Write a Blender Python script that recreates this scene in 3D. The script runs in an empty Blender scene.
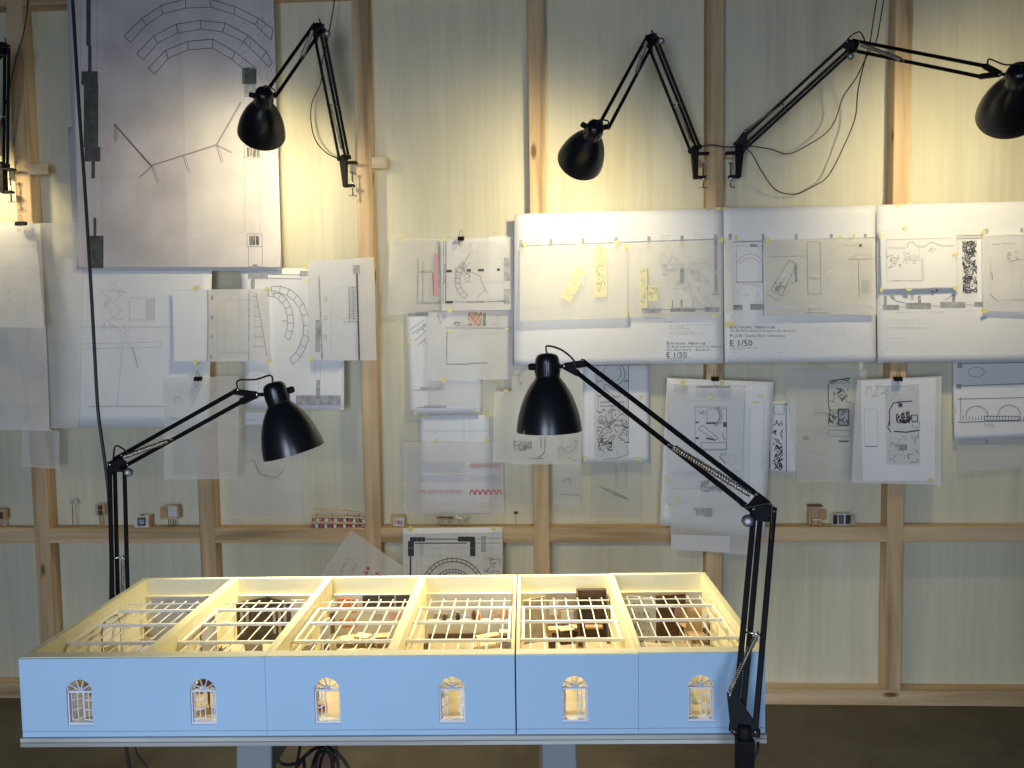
import bpy, math, random
from mathutils import Vector, Matrix
R = random.Random(7)
C = bpy.context.scene.collection
# ------------------------------------------------------------------ camera
CX, CZ, CD, YAW, PIT, ROL, FPX = 0.0294, 1.3037, 2.7423, 0.0476, 0.0637, -0.0140, 780.0
_fw = Vector((-math.sin(YAW)*math.cos(PIT), math.cos(YAW)*math.cos(PIT), -math.sin(PIT)))
_rt = Vector((math.cos(YAW), math.sin(YAW), 0))
_up = _rt.cross(_fw)
CR = _rt*math.cos(ROL)+_up*math.sin(ROL)
CU = -_rt*math.sin(ROL)+_up*math.cos(ROL)
CP = Vector((CX, -CD, CZ))
cd = bpy.data.cameras.new('camera'); cam = bpy.data.objects.new('camera', cd); C.objects.link(cam)
cam.matrix_world = Matrix(((CR.x, CU.x, -_fw.x, CP.x), (CR.y, CU.y, -_fw.y, CP.y), (CR.z, CU.z, -_fw.z, CP.z), (0, 0, 0, 1)))
cd.sensor_width = 36.0; cd.lens = FPX/1024*36.0; cd.clip_start = 0.05
bpy.context.scene.camera = cam
def dirpx(px, py): return CR*((px-512)/FPX)+CU*((384-py)/FPX)+_fw
def aty(px, py, y):
    d = dirpx(px, py); return CP+d*((y-CP.y)/d.y)
def atz(px, py, z):
    d = dirpx(px, py); return CP+d*((z-CP.z)/d.z)
def mpp(y): return (y+CD)/FPX            # metres one picture pixel spans at depth y
# ------------------------------------------------------------------ materials
def nodes(name):
    m = bpy.data.materials.new(name); m.use_nodes = True
    nt = m.node_tree; b = nt.nodes['Principled BSDF']
    return m, nt, b
def plain(name, col, rough=0.6, metal=0.0, spec=0.5, noise=0.0, nscale=40):
    m, nt, b = nodes(name)
    b.inputs['Base Color'].default_value = (*col, 1); b.inputs['Roughness'].default_value = rough
    b.inputs['Metallic'].default_value = metal; b.inputs['Specular IOR Level'].default_value = spec
    if noise:
        tc = nt.nodes.new('ShaderNodeTexCoord'); n = nt.nodes.new('ShaderNodeTexNoise'); n.inputs['Scale'].default_value = nscale
        n.inputs['Detail'].default_value = 4
        cr = nt.nodes.new('ShaderNodeValToRGB')
        cr.color_ramp.elements[0].position = 0.3; cr.color_ramp.elements[1].position = 0.7
        cr.color_ramp.elements[0].color = tuple(c*(1-noise) for c in col)+(1,); cr.color_ramp.elements[1].color = tuple(min(1, c*(1+noise*.6)) for c in col)+(1,)
        nt.links.new(tc.outputs['Object'], n.inputs['Vector']); nt.links.new(n.outputs['Fac'], cr.inputs['Fac']); nt.links.new(cr.outputs['Color'], b.inputs['Base Color'])
    return m
def wood(name, c0, c1, c2, axis, fine=60, rough=0.65, knots=True):
    m, nt, b = nodes(name); N = nt.nodes.new; L = nt.links.new
    tc = N('ShaderNodeTexCoord'); oi = N('ShaderNodeObjectInfo'); mul = N('ShaderNodeVectorMath'); mul.operation = 'SCALE'
    comb = N('ShaderNodeCombineXYZ')
    for i in range(3): L(oi.outputs['Random'], comb.inputs[i])
    L(comb.outputs[0], mul.inputs[0]); mul.inputs['Scale'].default_value = 13.0
    add = N('ShaderNodeVectorMath'); L(tc.outputs['Object'], add.inputs[0]); L(mul.outputs[0], add.inputs[1])
    def nz(sc, det, dist):
        mp = N('ShaderNodeMapping'); s = [sc*fine/10.0]*3; s[axis] = sc*0.35; mp.inputs['Scale'].default_value = s
        n = N('ShaderNodeTexNoise'); n.inputs['Scale'].default_value = 3.0; n.inputs['Detail'].default_value = det; n.inputs['Distortion'].default_value = dist
        L(add.outputs[0], mp.inputs['Vector']); L(mp.outputs[0], n.inputs['Vector']); return n
    n1 = nz(1.6, 6, 0.4); n2 = nz(0.5, 3, 0.8)
    mx = N('ShaderNodeMix'); mx.data_type = 'FLOAT'; mx.inputs[0].default_value = 0.5
    L(n1.outputs['Fac'], mx.inputs[2]); L(n2.outputs['Fac'], mx.inputs[3])
    cr = N('ShaderNodeValToRGB'); e = cr.color_ramp.elements
    e[0].position = 0.39; e[0].color = (*c0, 1); e[1].position = 0.60; e[1].color = (*c2, 1)
    k = cr.color_ramp.elements.new(0.5); k.color = (*c1, 1)
    L(mx.outputs[0], cr.inputs['Fac'])
    last = cr.outputs['Color']
    if knots:
        mp = N('ShaderNodeMapping'); s = [9.0]*3; s[axis] = 3.2; mp.inputs['Scale'].default_value = s
        v = N('ShaderNodeTexVoronoi'); v.inputs['Scale'].default_value = 1.0
        L(add.outputs[0], mp.inputs['Vector']); L(mp.outputs[0], v.inputs['Vector'])
        kr = N('ShaderNodeValToRGB'); kr.color_ramp.elements[0].position = 0.05; kr.color_ramp.elements[0].color = (1, 1, 1, 1)
        kr.color_ramp.elements[1].position = 0.11; kr.color_ramp.elements[1].color = (0, 0, 0, 1)
        L(v.outputs['Distance'], kr.inputs['Fac'])
        m2 = N('ShaderNodeMix'); m2.data_type = 'RGBA'; m2.inputs[7].default_value = (c0[0]*.5, c0[1]*.42, c0[2]*.35, 1)
        L(kr.outputs['Color'], m2.inputs[0]); L(last, m2.inputs[6]); last = m2.outputs[2]
    L(last, b.inputs['Base Color']); b.inputs['Roughness'].default_value = rough; b.inputs['Specular IOR Level'].default_value = 0.25
    return m
def tracing(name, col, alpha, mott=0.06):
    m, nt, b = nodes(name); N = nt.nodes.new; L = nt.links.new
    nt.nodes.remove(b); out = nt.nodes['Material Output']
    tc = N('ShaderNodeTexCoord'); n = N('ShaderNodeTexNoise'); n.inputs['Scale'].default_value = 9; n.inputs['Detail'].default_value = 5
    cr = N('ShaderNodeValToRGB'); cr.color_ramp.elements[0].position = 0.3; cr.color_ramp.elements[1].position = 0.7
    cr.color_ramp.elements[0].color = tuple(c*(1-mott) for c in col)+(1,); cr.color_ramp.elements[1].color = tuple(min(1, c*(1+mott)) for c in col)+(1,)
    L(tc.outputs['Object'], n.inputs['Vector']); L(n.outputs['Fac'], cr.inputs['Fac'])
    d = N('ShaderNodeBsdfDiffuse'); t = N('ShaderNodeBsdfTranslucent'); L(cr.outputs['Color'], d.inputs['Color']); L(cr.outputs['Color'], t.inputs['Color'])
    m1 = N('ShaderNodeMixShader'); m1.inputs[0].default_value = 0.10; L(d.outputs[0], m1.inputs[1]); L(t.outputs[0], m1.inputs[2])
    tr = N('ShaderNodeBsdfTransparent'); m2 = N('ShaderNodeMixShader'); m2.inputs[0].default_value = alpha
    L(tr.outputs[0], m2.inputs[1]); L(m1.outputs[0], m2.inputs[2]); L(m2.outputs[0], out.inputs['Surface'])
    return m
def emit(name, col, s):
    m, nt, b = nodes(name); b.inputs['Base Color'].default_value = (*col, 1)
    b.inputs['Emission Color'].default_value = (*col, 1); b.inputs['Emission Strength'].default_value = s; return m
def plywood():
    m, nt, b = nodes('pale_plywood'); N = nt.nodes.new; L = nt.links.new
    tc = N('ShaderNodeTexCoord')
    def nz(sx, sz, det, scale=1.0):
        mp = N('ShaderNodeMapping'); mp.inputs['Scale'].default_value = (sx, 1, sz); n = N('ShaderNodeTexNoise')
        n.inputs['Scale'].default_value = scale; n.inputs['Detail'].default_value = det; n.inputs['Distortion'].default_value = 0.3
        L(tc.outputs['Object'], mp.inputs['Vector']); L(mp.outputs[0], n.inputs['Vector']); return n.outputs['Fac']
    a = nz(9, 0.9, 4); c = nz(55, 2.2, 5); g = nz(260, 7, 3)
    def mix(x, y, f):
        k = N('ShaderNodeMix'); k.data_type = 'FLOAT'; k.inputs[0].default_value = f; L(x, k.inputs[2]); L(y, k.inputs[3]); return k.outputs[0]
    f = mix(mix(a, c, 0.36), g, 0.12)
    cr = N('ShaderNodeValToRGB'); e = cr.color_ramp.elements
    e[0].position = 0.34; e[0].color = (0.59, 0.55, 0.40, 1); e[1].position = 0.64; e[1].color = (0.73, 0.685, 0.515, 1)
    k = e.new(0.48); k.color = (0.67, 0.625, 0.465, 1)
    L(f, cr.inputs['Fac']); L(cr.outputs['Color'], b.inputs['Base Color'])
    b.inputs['Roughness'].default_value = 0.75; b.inputs['Specular IOR Level'].default_value = 0.15
    return m
def concrete():
    m, nt, b = nodes('worn_floor'); N = nt.nodes.new; L = nt.links.new
    tc = N('ShaderNodeTexCoord'); n = N('ShaderNodeTexNoise'); n.inputs['Scale'].default_value = 3.0; n.inputs['Detail'].default_value = 8; n.inputs['Roughness'].default_value = 0.62; n.inputs['Distortion'].default_value = 0.7
    cr = N('ShaderNodeValToRGB'); e = cr.color_ramp.elements
    e[0].position = 0.35; e[0].color = (0.075, 0.06, 0.036, 1); e[1].position = 0.7; e[1].color = (0.15, 0.125, 0.085, 1)
    L(tc.outputs['Object'], n.inputs['Vector']); L(n.outputs['Fac'], cr.inputs['Fac']); L(cr.outputs['Color'], b.inputs['Base Color'])
    b.inputs['Roughness'].default_value = 0.6; return m
M = {}
M['ply'] = plywood(); M['floor'] = concrete()
PINE = ((0.36, 0.24, 0.125), (0.60, 0.42, 0.235), (0.70, 0.53, 0.33))
M['pine_v'] = wood('pine_upright', *PINE, 2); M['pine_h'] = wood('pine_rail', *PINE, 0)
M['light_wood'] = wood('light_wood', (0.55, 0.41, 0.24), (0.68, 0.53, 0.34), (0.78, 0.64, 0.44), 0, knots=False)
M['mini_wood'] = plain('miniature_wood', (0.55, 0.37, 0.20), 0.6, noise=0.2, nscale=90)
M['mini_dark'] = plain('miniature_dark_wood', (0.10, 0.06, 0.04), 0.6, noise=0.3, nscale=60)
M['paper'] = plain('white_paper', (0.84, 0.83, 0.825), 0.85, spec=0.1, noise=0.03, nscale=6)
M['aged'] = plain('smudged_paper', (0.66, 0.60, 0.59), 0.85, spec=0.1, noise=0.22, nscale=5)
M['print'] = plain('grey_print_paper', (0.66, 0.655, 0.66), 0.85, spec=0.1, noise=0.12, nscale=14)
M['trace'] = tracing('tracing_paper', (0.88, 0.865, 0.83), 0.50)
M['trace_thin'] = tracing('thin_tracing_paper', (0.82, 0.81, 0.77), 0.35)
M['trace_warm'] = tracing('warm_tracing_paper', (0.92, 0.89, 0.80), 0.58)
M['trace_dense'] = tracing('dense_tracing_paper', (0.88, 0.865, 0.845), 0.72)
M['ink'] = plain('black_ink', (0.035, 0.035, 0.04), 0.7)
M['dark'] = plain('dark_graphite', (0.085, 0.09, 0.085), 0.6, noise=0.4, nscale=45)
M['charcoal'] = plain('charcoal', (0.085, 0.085, 0.09), 0.7)
M['aged_light'] = plain('paler_smudged_paper', (0.70, 0.65, 0.63), 0.85, spec=0.1, noise=0.16, nscale=5)
M['pencil'] = plain('graphite', (0.25, 0.245, 0.25), 0.7)
M['faint'] = plain('faint_graphite', (0.53, 0.52, 0.52), 0.7)
M['pale'] = plain('pale_graphite', (0.68, 0.67, 0.66), 0.7)
M['smudge'] = plain('grey_wash', (0.42, 0.42, 0.43), 0.8, noise=0.35, nscale=60)
M['red'] = plain('red_ink', (0.55, 0.10, 0.13), 0.7)
M['rose'] = plain('rose_wash', (0.60, 0.34, 0.34), 0.8)
M['blue_ink'] = plain('blue_ink', (0.24, 0.26, 0.42), 0.7)
M['tape'] = plain('yellow_tape', (0.78, 0.70, 0.30), 0.6)
M['yellow_trace'] = plain('yellow_film', (0.80, 0.75, 0.46), 0.7, noise=0.05)
M['collage'] = plain('collage_print', (0.60, 0.45, 0.33), 0.7, noise=0.5, nscale=90)
M['orange'] = plain('orange_print', (0.78, 0.26, 0.12), 0.7, noise=0.25, nscale=60)
M['green'] = plain('green_print', (0.26, 0.33, 0.22), 0.7, noise=0.4, nscale=90)
M['photo_dark'] = plain('dark_photo', (0.055, 0.048, 0.042), 0.5, noise=0.75, nscale=45)
M['photo_brown'] = plain('brown_photo', (0.15, 0.075, 0.035), 0.5, noise=0.65, nscale=35)
M['enamel'] = plain('black_enamel', (0.006, 0.007, 0.009), 0.28, spec=0.5)
M['black'] = plain('black_plastic', (0.007, 0.007, 0.008), 0.6, spec=0.15)
M['arm_black'] = plain('black_arm_paint', (0.006, 0.006, 0.007), 0.5, spec=0.10)
M['dull_steel'] = plain('dull_steel', (0.30, 0.30, 0.32), 0.5, metal=1.0)
M['cable'] = plain('black_cable', (0.012, 0.012, 0.013), 0.5)
M['steel'] = plain('steel', (0.62, 0.62, 0.64), 0.25, metal=1.0)
M['brass_steel'] = plain('spring_steel', (0.58, 0.55, 0.48), 0.3, metal=1.0)
M['white_in'] = plain('white_enamel', (0.82, 0.80, 0.76), 0.5)
M['bulb'] = emit('lit_bulb', (1.0, 0.85, 0.58), 14.0)
M['cream'] = plain('cream_board', (0.84, 0.79, 0.57), 0.7, spec=0.2, noise=0.03, nscale=12)
M['cream_in'] = plain('cream_inner_board', (0.82, 0.75, 0.47), 0.7, spec=0.2, noise=0.04, nscale=12)
M['cream_tab'] = plain('pale_cream_tab', (0.86, 0.82, 0.66), 0.7)
M['blue'] = plain('pale_blue_board', (0.375, 0.535, 0.69), 0.7, spec=0.2, noise=0.03, nscale=5)
M['frame'] = plain('lavender_grey_card', (0.66, 0.67, 0.74), 0.6)
M['grid'] = plain('white_stick', (0.86, 0.84, 0.76), 0.6)
M['mini_floor'] = plain('model_floor', (0.54, 0.45, 0.30), 0.6, noise=0.12, nscale=25)
M['card'] = plain('grey_white_card', (0.62, 0.61, 0.61), 0.7, noise=0.04, nscale=20)
M['beige'] = plain('beige_card', (0.46, 0.39, 0.31), 0.7, noise=0.2, nscale=60)
M['carpet'] = plain('lavender_carpet', (0.46, 0.45, 0.50), 0.8, noise=0.06)
M['slate'] = plain('slate_card', (0.36, 0.37, 0.40), 0.6)
M['board'] = wood('plywood_edge', (0.25, 0.24, 0.22), (0.42, 0.41, 0.38), (0.56, 0.55, 0.51), 0, fine=90, knots=False)
M['trestle'] = plain('blue_grey_paint', (0.165, 0.175, 0.18), 0.6, noise=0.08, nscale=15)
M['brown_wood'] = wood('brown_wood', (0.12, 0.07, 0.04), (0.20, 0.12, 0.07), (0.28, 0.17, 0.10), 2, knots=False)
# ------------------------------------------------------------------ mesh helpers
class MB:
    def __init__(s): s.v = []; s.f = []; s.mi = []; s.mats = []; s.sm = []
    def mat(s, m):
        if m not in s.mats: s.mats.append(m)
        return s.mats.index(m)
    def add(s, vs, fs, m, smooth=False):
        o = len(s.v); k = s.mat(m)
        s.v += [Vector(v) for v in vs]
        for f in fs: s.f.append([i+o for i in f]); s.mi.append(k); s.sm.append(smooth)
    def box(s, c, size, m, rot=None, bev=0.0):
        x, y, z = (d/2 for d in size); c = Vector(c)
        b = min(bev, x*.45, y*.45, z*.45)
        if b <= 0:
            P = [Vector((i*x, j*y, k*z)) for k in (-1, 1) for j in (-1, 1) for i in (-1, 1)]
            F = [(0, 2, 3, 1), (4, 5, 7, 6), (0, 1, 5, 4), (2, 6, 7, 3), (0, 4, 6, 2), (1, 3, 7, 5)]
        else:                                   # chamfered box: 24 vertices
            P = []; idx = {}
            for i in (-1, 1):
                for j in (-1, 1):
                    for k in (-1, 1):
                        for a in range(3):
                            q = [i*(x-b), j*(y-b), k*(z-b)]; q[a] = (i*x, j*y, k*z)[a]
                            idx[(i, j, k, a)] = len(P); P.append(Vector(q))
            F = []
            for a in range(3):
                o1, o2 = [t for t in range(3) if t != a]
                for sg in (-1, 1):
                    ring = []
                    for p, q in ((-1, -1), (1, -1), (1, 1), (-1, 1)):
                        t = [0, 0, 0]; t[a] = sg; t[o1] = p; t[o2] = q; ring.append(idx[(*t, a)])
                    F.append(ring)
            for a in range(3):                  # edge chamfers along axis a
                o1, o2 = [t for t in range(3) if t != a]
                for p in (-1, 1):
                    for q in (-1, 1):
                        ring = []
                        for sg, w in ((-1, o1), (1, o1), (1, o2), (-1, o2)):
                            t = [0, 0, 0]; t[a] = sg; t[o1] = p; t[o2] = q; ring.append(idx[(*t, w)])
                        F.append(ring)
            for i in (-1, 1):
                for j in (-1, 1):
                    for k in (-1, 1): F.append([idx[(i, j, k, a)] for a in range(3)])
        if rot is not None: P = [rot @ p for p in P]
        s.add([p+c for p in P], F, m)
    def bar(s, a, b, w, h, up, m, bev=0.0):      # box from point a to point b, w across, h along 'up'
        a = Vector(a); b = Vector(b); d = b-a; L = d.length; d.normalize()
        u = Vector(up); u = (u-d*u.dot(d)); u = u.normalized() if u.length > 1e-6 else d.orthogonal().normalized()
        sd = u.cross(d)
        rot = Matrix((( d.x, sd.x, u.x), (d.y, sd.y, u.y), (d.z, sd.z, u.z)))
        s.box((a+b)/2, (L, w, h), m, rot, bev)
    def tube(s, pts, r, m, n=8, cap=True):
        pts = [Vector(p) for p in pts]; V = []; F = []
        t0 = (pts[1]-pts[0]).normalized(); u = t0.orthogonal().normalized()
        for i, p in enumerate(pts):
            t = ((pts[min(i+1, len(pts)-1)]-pts[max(i-1, 0)])).normalized()
            u = (u-t*u.dot(t)); u = u.normalized() if u.length > 1e-6 else t.orthogonal().normalized()
            w = t.cross(u); rr = r[i] if isinstance(r, (list, tuple)) else r
            V += [p+(u*math.cos(2*math.pi*k/n)+w*math.sin(2*math.pi*k/n))*rr for k in range(n)]
        for i in range(len(pts)-1):
            for k in range(n): F.append((i*n+k, i*n+(k+1) % n, (i+1)*n+(k+1) % n, (i+1)*n+k))
        if cap: F.append(tuple(range(n))[::-1]); F.append(tuple((len(pts)-1)*n+k for k in range(n)))
        s.add(V, F, m, True)
    def helix(s, a, b, R_, r, turns, m):
        a = Vector(a); b = Vector(b); d = b-a; t = d.normalized(); u = t.orthogonal().normalized(); w = t.cross(u); n = turns*8
        s.tube([a+d*(i/n)+(u*math.cos(i*math.pi/4)+w*math.sin(i*math.pi/4))*R_ for i in range(n+1)], r, m, 4)
    def lathe(s, prof, o, ax, m, n=40, close=True):
        o = Vector(o); t = Vector(ax).normalized(); u = t.orthogonal().normalized(); w = t.cross(u); V = []; F = []
        for r, z in prof: V += [o+t*z+(u*math.cos(2*math.pi*k/n)+w*math.sin(2*math.pi*k/n))*max(r, 1e-5) for k in range(n)]
        for i in range(len(prof)-1):
            for k in range(n): F.append((i*n+k, i*n+(k+1) % n, (i+1)*n+(k+1) % n, (i+1)*n+k))
        s.add(V, F, m, True)
    def prism(s, poly, d, m):                    # polygon of 3-D points extruded by vector d
        poly = [Vector(p) for p in poly]; n = len(poly); d = Vector(d)
        F = [tuple(range(n))[::-1], tuple(range(n, 2*n))]+[(i, (i+1) % n, (i+1) % n+n, i+n) for i in range(n)]
        s.add(poly+[p+d for p in poly], F, m)
    def build(s, name, parent=None, world=True, origin=None):
        me = bpy.data.meshes.new(name)
        off = Vector((0, 0, 0)); vs = s.v
        if parent is not None and world:
            inv = WM[parent.name].inverted(); vs = [inv @ v for v in s.v]
        if parent is None:
            if origin is None:
                lo = [min(v[i] for v in s.v) for i in range(3)]; hi = [max(v[i] for v in s.v) for i in range(3)]
                off = Vector(((lo[0]+hi[0])/2, (lo[1]+hi[1])/2, lo[2]))
            else: off = Vector(origin)
            vs = [v-off for v in s.v]
        me.from_pydata([tuple(v) for v in vs], [], s.f)
        for mm in s.mats: me.materials.append(M[mm])
        me.polygons.foreach_set('material_index', s.mi); me.polygons.foreach_set('use_smooth', s.sm)
        me.update()
        o = bpy.data.objects.new(name, me); C.objects.link(o)
        if parent is not None: o.parent = parent; WM[o.name] = WM[parent.name]
        else: o.location = off; WM[o.name] = Matrix.Translation(off)
        return o
WM = {}
def tag(o, label=None, cat=None, group=None, kind=None):
    if label: o['label'] = label
    if cat: o['category'] = cat
    if group: o['group'] = group
    if kind: o['kind'] = kind
    return o
def thing(name, label, cat, loc=(0, 0, 0), rz=0.0, group=None):
    o = bpy.data.objects.new(name, None); C.objects.link(o); o.empty_display_size = 0.05
    o.location = loc; o.rotation_euler = (0, 0, rz)
    WM[o.name] = Matrix.Translation(Vector(loc)) @ Matrix.Rotation(rz, 4, 'Z')
    return tag(o, label, cat, group)
def one(name, mb, label, cat, group=None): return tag(mb.build(name), label, cat, group)
# ------------------------------------------------------------------ the room
SW, SD, SP = 0.0555, 0.056, 0.6          # upright width, depth, spacing
def struct(name, mb, label): return tag(mb.build(name), label, None, None, 'structure')
b = MB(); b.box((0.1, 0.01, 1.6), (7.6, 0.02, 3.2), 'ply'); struct('wall_back', b, 'pale plywood wall panel behind the pine battens')
b = MB(); b.box((0, -2.4, -0.02), (9, 5.6, 0.04), 'floor'); struct('floor', b, 'dark worn olive brown floor')
ups = [-3, -2, -1, 0, 1, 2, 3]
upx = {-3: -1.803, -2: -1.194, -1: -0.597, 0: -0.002, 1: 0.594, 2: 1.206, 3: 1.81, -4: -2.4}
RZ0, RZ1 = 0.576, 0.6282
ordn = {-4: 'outside the left edge', -3: 'first from the left', -2: 'second from the left', -1: 'third from the left', 0: 'fourth from the left', 1: 'fifth from the left', 2: 'sixth from the left', 3: 'outside the right edge'}
k = 1
for i in (-4, -3, -2, -1, 0, 1, 2, 3):
    b = MB(); b.box((upx[i], -SD/2, (0.0545+3.0)/2), (SW, SD, 3.0-0.0545), 'pine_v', None, 0.002)
    struct('trim_%d' % k, b, 'upright pine batten on the plywood wall, '+ordn[i]); k += 1
for a in range(-4, 3):
    x0 = upx[a]+SW/2; x1 = upx[a+1]-SW/2
    b = MB(); b.box(((x0+x1)/2, -SD/2, (RZ0+RZ1)/2), (x1-x0, SD, RZ1-RZ0), 'pine_h', None, 0.0015)
    struct('trim_%d' % k, b, 'horizontal pine rail between two uprights, '+('segment right of the upright '+ordn[a])); k += 1
    b = MB(); b.box(((x0+x1)/2, -SD/2, 2.4865), (x1-x0, SD, 0.055), 'pine_h', None, 0.0015)
    struct('trim_%d' % k, b, 'high pine rail along the top of the wall'); k += 1
b = MB(); b.box((0, -SD/2, 0.0271), (6.2, SD, 0.0542), 'pine_h', None, 0.0015); struct('baseboard_back', b, 'pine bottom plate along the foot of the plywood wall')
# small mounting blocks screwed to the sides of the uprights
def block(px0, py0, px1, py1, y, d, label):
    a = aty(px0, py0, y); c = aty(px1, py1, y); b = MB()
    b.box(((a.x+c.x)/2, y+d/2, (a.z+c.z)/2), (abs(c.x-a.x), d, abs(a.z-c.z)), 'light_wood', None, 0.001)
    one('mounting_block', b, label, 'wood block', 'small wood blocks on the uprights')
block(371.5, 157, 386, 168, -0.056, 0.03, 'small pale wood block sticking out right of the third upright')
block(350, 165, 356.5, 173, -0.056, 0.03, 'small pale wood block behind the clamp of the downward bent wall lamp at left')
block(28.5, 164, 46, 174, -0.074, 0.016, 'small pale wood block screwed across the right edge of the leftmost upright')
block(8.5, 171, 14, 180, -0.056, 0.03, 'small pale wood block left of the leftmost upright')
block(699, 160, 706.5, 166, -0.05, 0.03, 'thin wood block left of the fifth upright, held by a lamp clamp')
block(726.5, 153, 733, 157, -0.05, 0.03, 'thin wood block right of the fifth upright, held by a lamp clamp')
# ------------------------------------------------------------------ sheets pinned to the wall
class Sheet:
    def __init__(s, name, quad, y, mat, label, group=None, curl=(0.012, 0.0, 0.002), cat='drawing', nn=14, seed=None):
        s.q = [aty(*p, y) for p in quad]; s.y = y; s.curl = curl; s.ph = R.uniform(0, 6)
        s.x0 = min(p.x for p in s.q); s.x1 = max(p.x for p in s.q); s.z0 = min(p.z for p in s.q); s.z1 = max(p.z for p in s.q)
        cx = (s.x0+s.x1)/2
        s.root = thing(name, label, cat, (cx, y, s.z0), 0, group)
        b = MB(); V = []; n = nn; th = 0.0005
        for side in ((0,) if mat.startswith('trace') else (0, 1)):
            for j in range(n+1):
                for i in range(n+1):
                    u, v = i/n, j/n
                    p = s.q[0]*(1-u)*(1-v)+s.q[1]*u*(1-v)+s.q[2]*u*v+s.q[3]*(1-u)*v
                    V.append(s.warp(p.x, p.z, -th*side))
        F = []; W = n+1; T = W*W
        for j in range(n):
            for i in range(n):
                a = j*W+i; F.append((a, a+W, a+W+1, a+1))
                if len(V) > T: F.append((T+a, T+a+1, T+a+W+1, T+a+W))
        for i in range(n if len(V) > T else 0):
            F.append((i, i+1, T+i+1, T+i)); a = n*W+i; F.append((a+1, a, T+a, T+a+1))
            a = i*W; F.append((a+W, a, T+a, T+a+W)); a = i*W+n; F.append((a, a+W, T+a+W, T+a))
        b.add(V, F, mat, True)
        s.sheet = b.build('sheet', s.root)
        s.L = {}
    def warp(s, x, z, off=0.0):
        u = (x-s.x0)/max(1e-6, s.x1-s.x0); v = (s.z1-z)/max(1e-6, s.z1-s.z0)
        c = s.curl[0]*v*v+s.curl[1]*u*u*v+s.curl[2]*(1+math.sin(s.ph+5*u+2.3*v))*(0.25+v)*0.5
        if len(s.curl) > 3: c += s.curl[3]*(1-u)**2*v
        return Vector((x, s.y-c-off, z))
    def pt(s, px, py, off=0.0012):
        p = aty(px, py, s.y); return s.warp(p.x, p.z, off)
    def mb(s, part):
        if part not in s.L: s.L[part] = MB()
        return s.L[part]
    def line(s, pts, w=0.6, m='pencil', part='pencil_marking', close=False):
        if close: pts = list(pts)+[pts[0]]
        b = s.mb(part)
        for (xa, ya), (xb, yb) in zip(pts[:-1], pts[1:]):
            L = math.hypot(xb-xa, yb-ya)
            if L < 1e-4: continue
            n = max(1, int(L/8)); nx, ny = -(yb-ya)/L*w/2, (xb-xa)/L*w/2; V = []
            for i in range(n+1):
                t = i/n; x, y = xa+(xb-xa)*t, ya+(yb-ya)*t
                V += [s.pt(x+nx, y+ny), s.pt(x-nx, y-ny)]
            b.add(V, [(2*i, 2*i+1, 2*i+3, 2*i+2) for i in range(n)], m)
    def rect(s, x0, y0, x1, y1, w=0.6, m='pencil', part='pencil_marking'):
        s.line([(x0, y0), (x1, y0), (x1, y1), (x0, y1)], w, m, part, True)
    def fill(s, quad, m='dark', part='shaded_marking', off=0.0010):
        b = s.mb(part); W = max(math.dist(quad[0], quad[1]), math.dist(quad[3], quad[2])); H = max(math.dist(quad[0], quad[3]), math.dist(quad[1], quad[2]))
        n = max(1, int(W/8)); k = max(1, int(H/8)); V = []
        for j in range(k+1):
            for i in range(n+1):
                u, v = i/n, j/k
                x = sum(q*c for q, c in zip([p[0] for p in quad], ((1-u)*(1-v), u*(1-v), u*v, (1-u)*v)))
                y = sum(q*c for q, c in zip([p[1] for p in quad], ((1-u)*(1-v), u*(1-v), u*v, (1-u)*v)))
                V.append(s.pt(x, y, off))
        b.add(V, [(j*(n+1)+i, (j+1)*(n+1)+i, (j+1)*(n+1)+i+1, j*(n+1)+i+1) for j in range(k) for i in range(n)], m)
    def fr(s, x0, y0, x1, y1, m='dark', part='shaded_marking', off=0.0010): s.fill([(x0, y0), (x1, y0), (x1, y1), (x0, y1)], m, part, off)
    def arc(s, cx, cy, r, a0, a1, w=0.6, m='pencil', part='pencil_marking', ry=None):
        n = max(6, int(abs(a1-a0)/8)); ry = ry or r
        s.line([(cx+r*math.cos(math.radians(a0+(a1-a0)*i/n)), cy-ry*math.sin(math.radians(a0+(a1-a0)*i/n))) for i in range(n+1)], w, m, part)
    def scrib(s, x0, y0, x1, y1, n, size=4, w=0.5, m='pencil', part='pencil_marking'):
        for _ in range(n):
            x, y = R.uniform(x0, x1), R.uniform(y0, y1); p = [(x, y)]
            for _ in range(R.randint(1, 3)):
                x = min(x1, max(x0, x+R.uniform(-size, size))); y = min(y1, max(y0, y+R.uniform(-size, size))); p.append((x, y))
            s.line(p, w*R.uniform(0.7, 1.3), m, part)
    def hatch(s, x0, y0, x1, y1, n, w=0.5, m='pencil', part='pencil_marking', sl=0.5):
        for i in range(n):
            x = x0+(x1-x0)*(i+.5)/n; s.line([(x+R.uniform(-.5, .5), y0+R.uniform(0, .12)*(y1-y0)), (x+sl+R.uniform(-.5, .5), y1-R.uniform(0, .12)*(y1-y0))], w, m, part)
    def note(s, x0, y0, x1, rows, gap=1.9, m='pencil', w=0.45, h=0.55):
        for r in range(rows):
            x = x0; xe = x1-R.uniform(0, .35)*(x1-x0)
            while x < xe:
                l = R.uniform(1.2, 4); p = []; q = x
                while q < x+l: p.append((q, y0+r*gap+R.uniform(-h, h))); q += 0.7
                if len(p) > 1: s.line(p, w, m, 'lettering')
                x += l+0.9
    def tape(s, x, y, w=3, h=5, rot=0.0):
        c, sn = math.cos(math.radians(rot)), math.sin(math.radians(rot)); q = []
        for i, j in ((-1, -1), (1, -1), (1, 1), (-1, 1)): q.append((x+c*i*w/2-sn*j*h/2, y+sn*i*w/2+c*j*h/2))
        s.fill(q, 'tape', 'tape_%d' % len([t for t in s.L if t.startswith('tape_')]), 0.0018)
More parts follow.
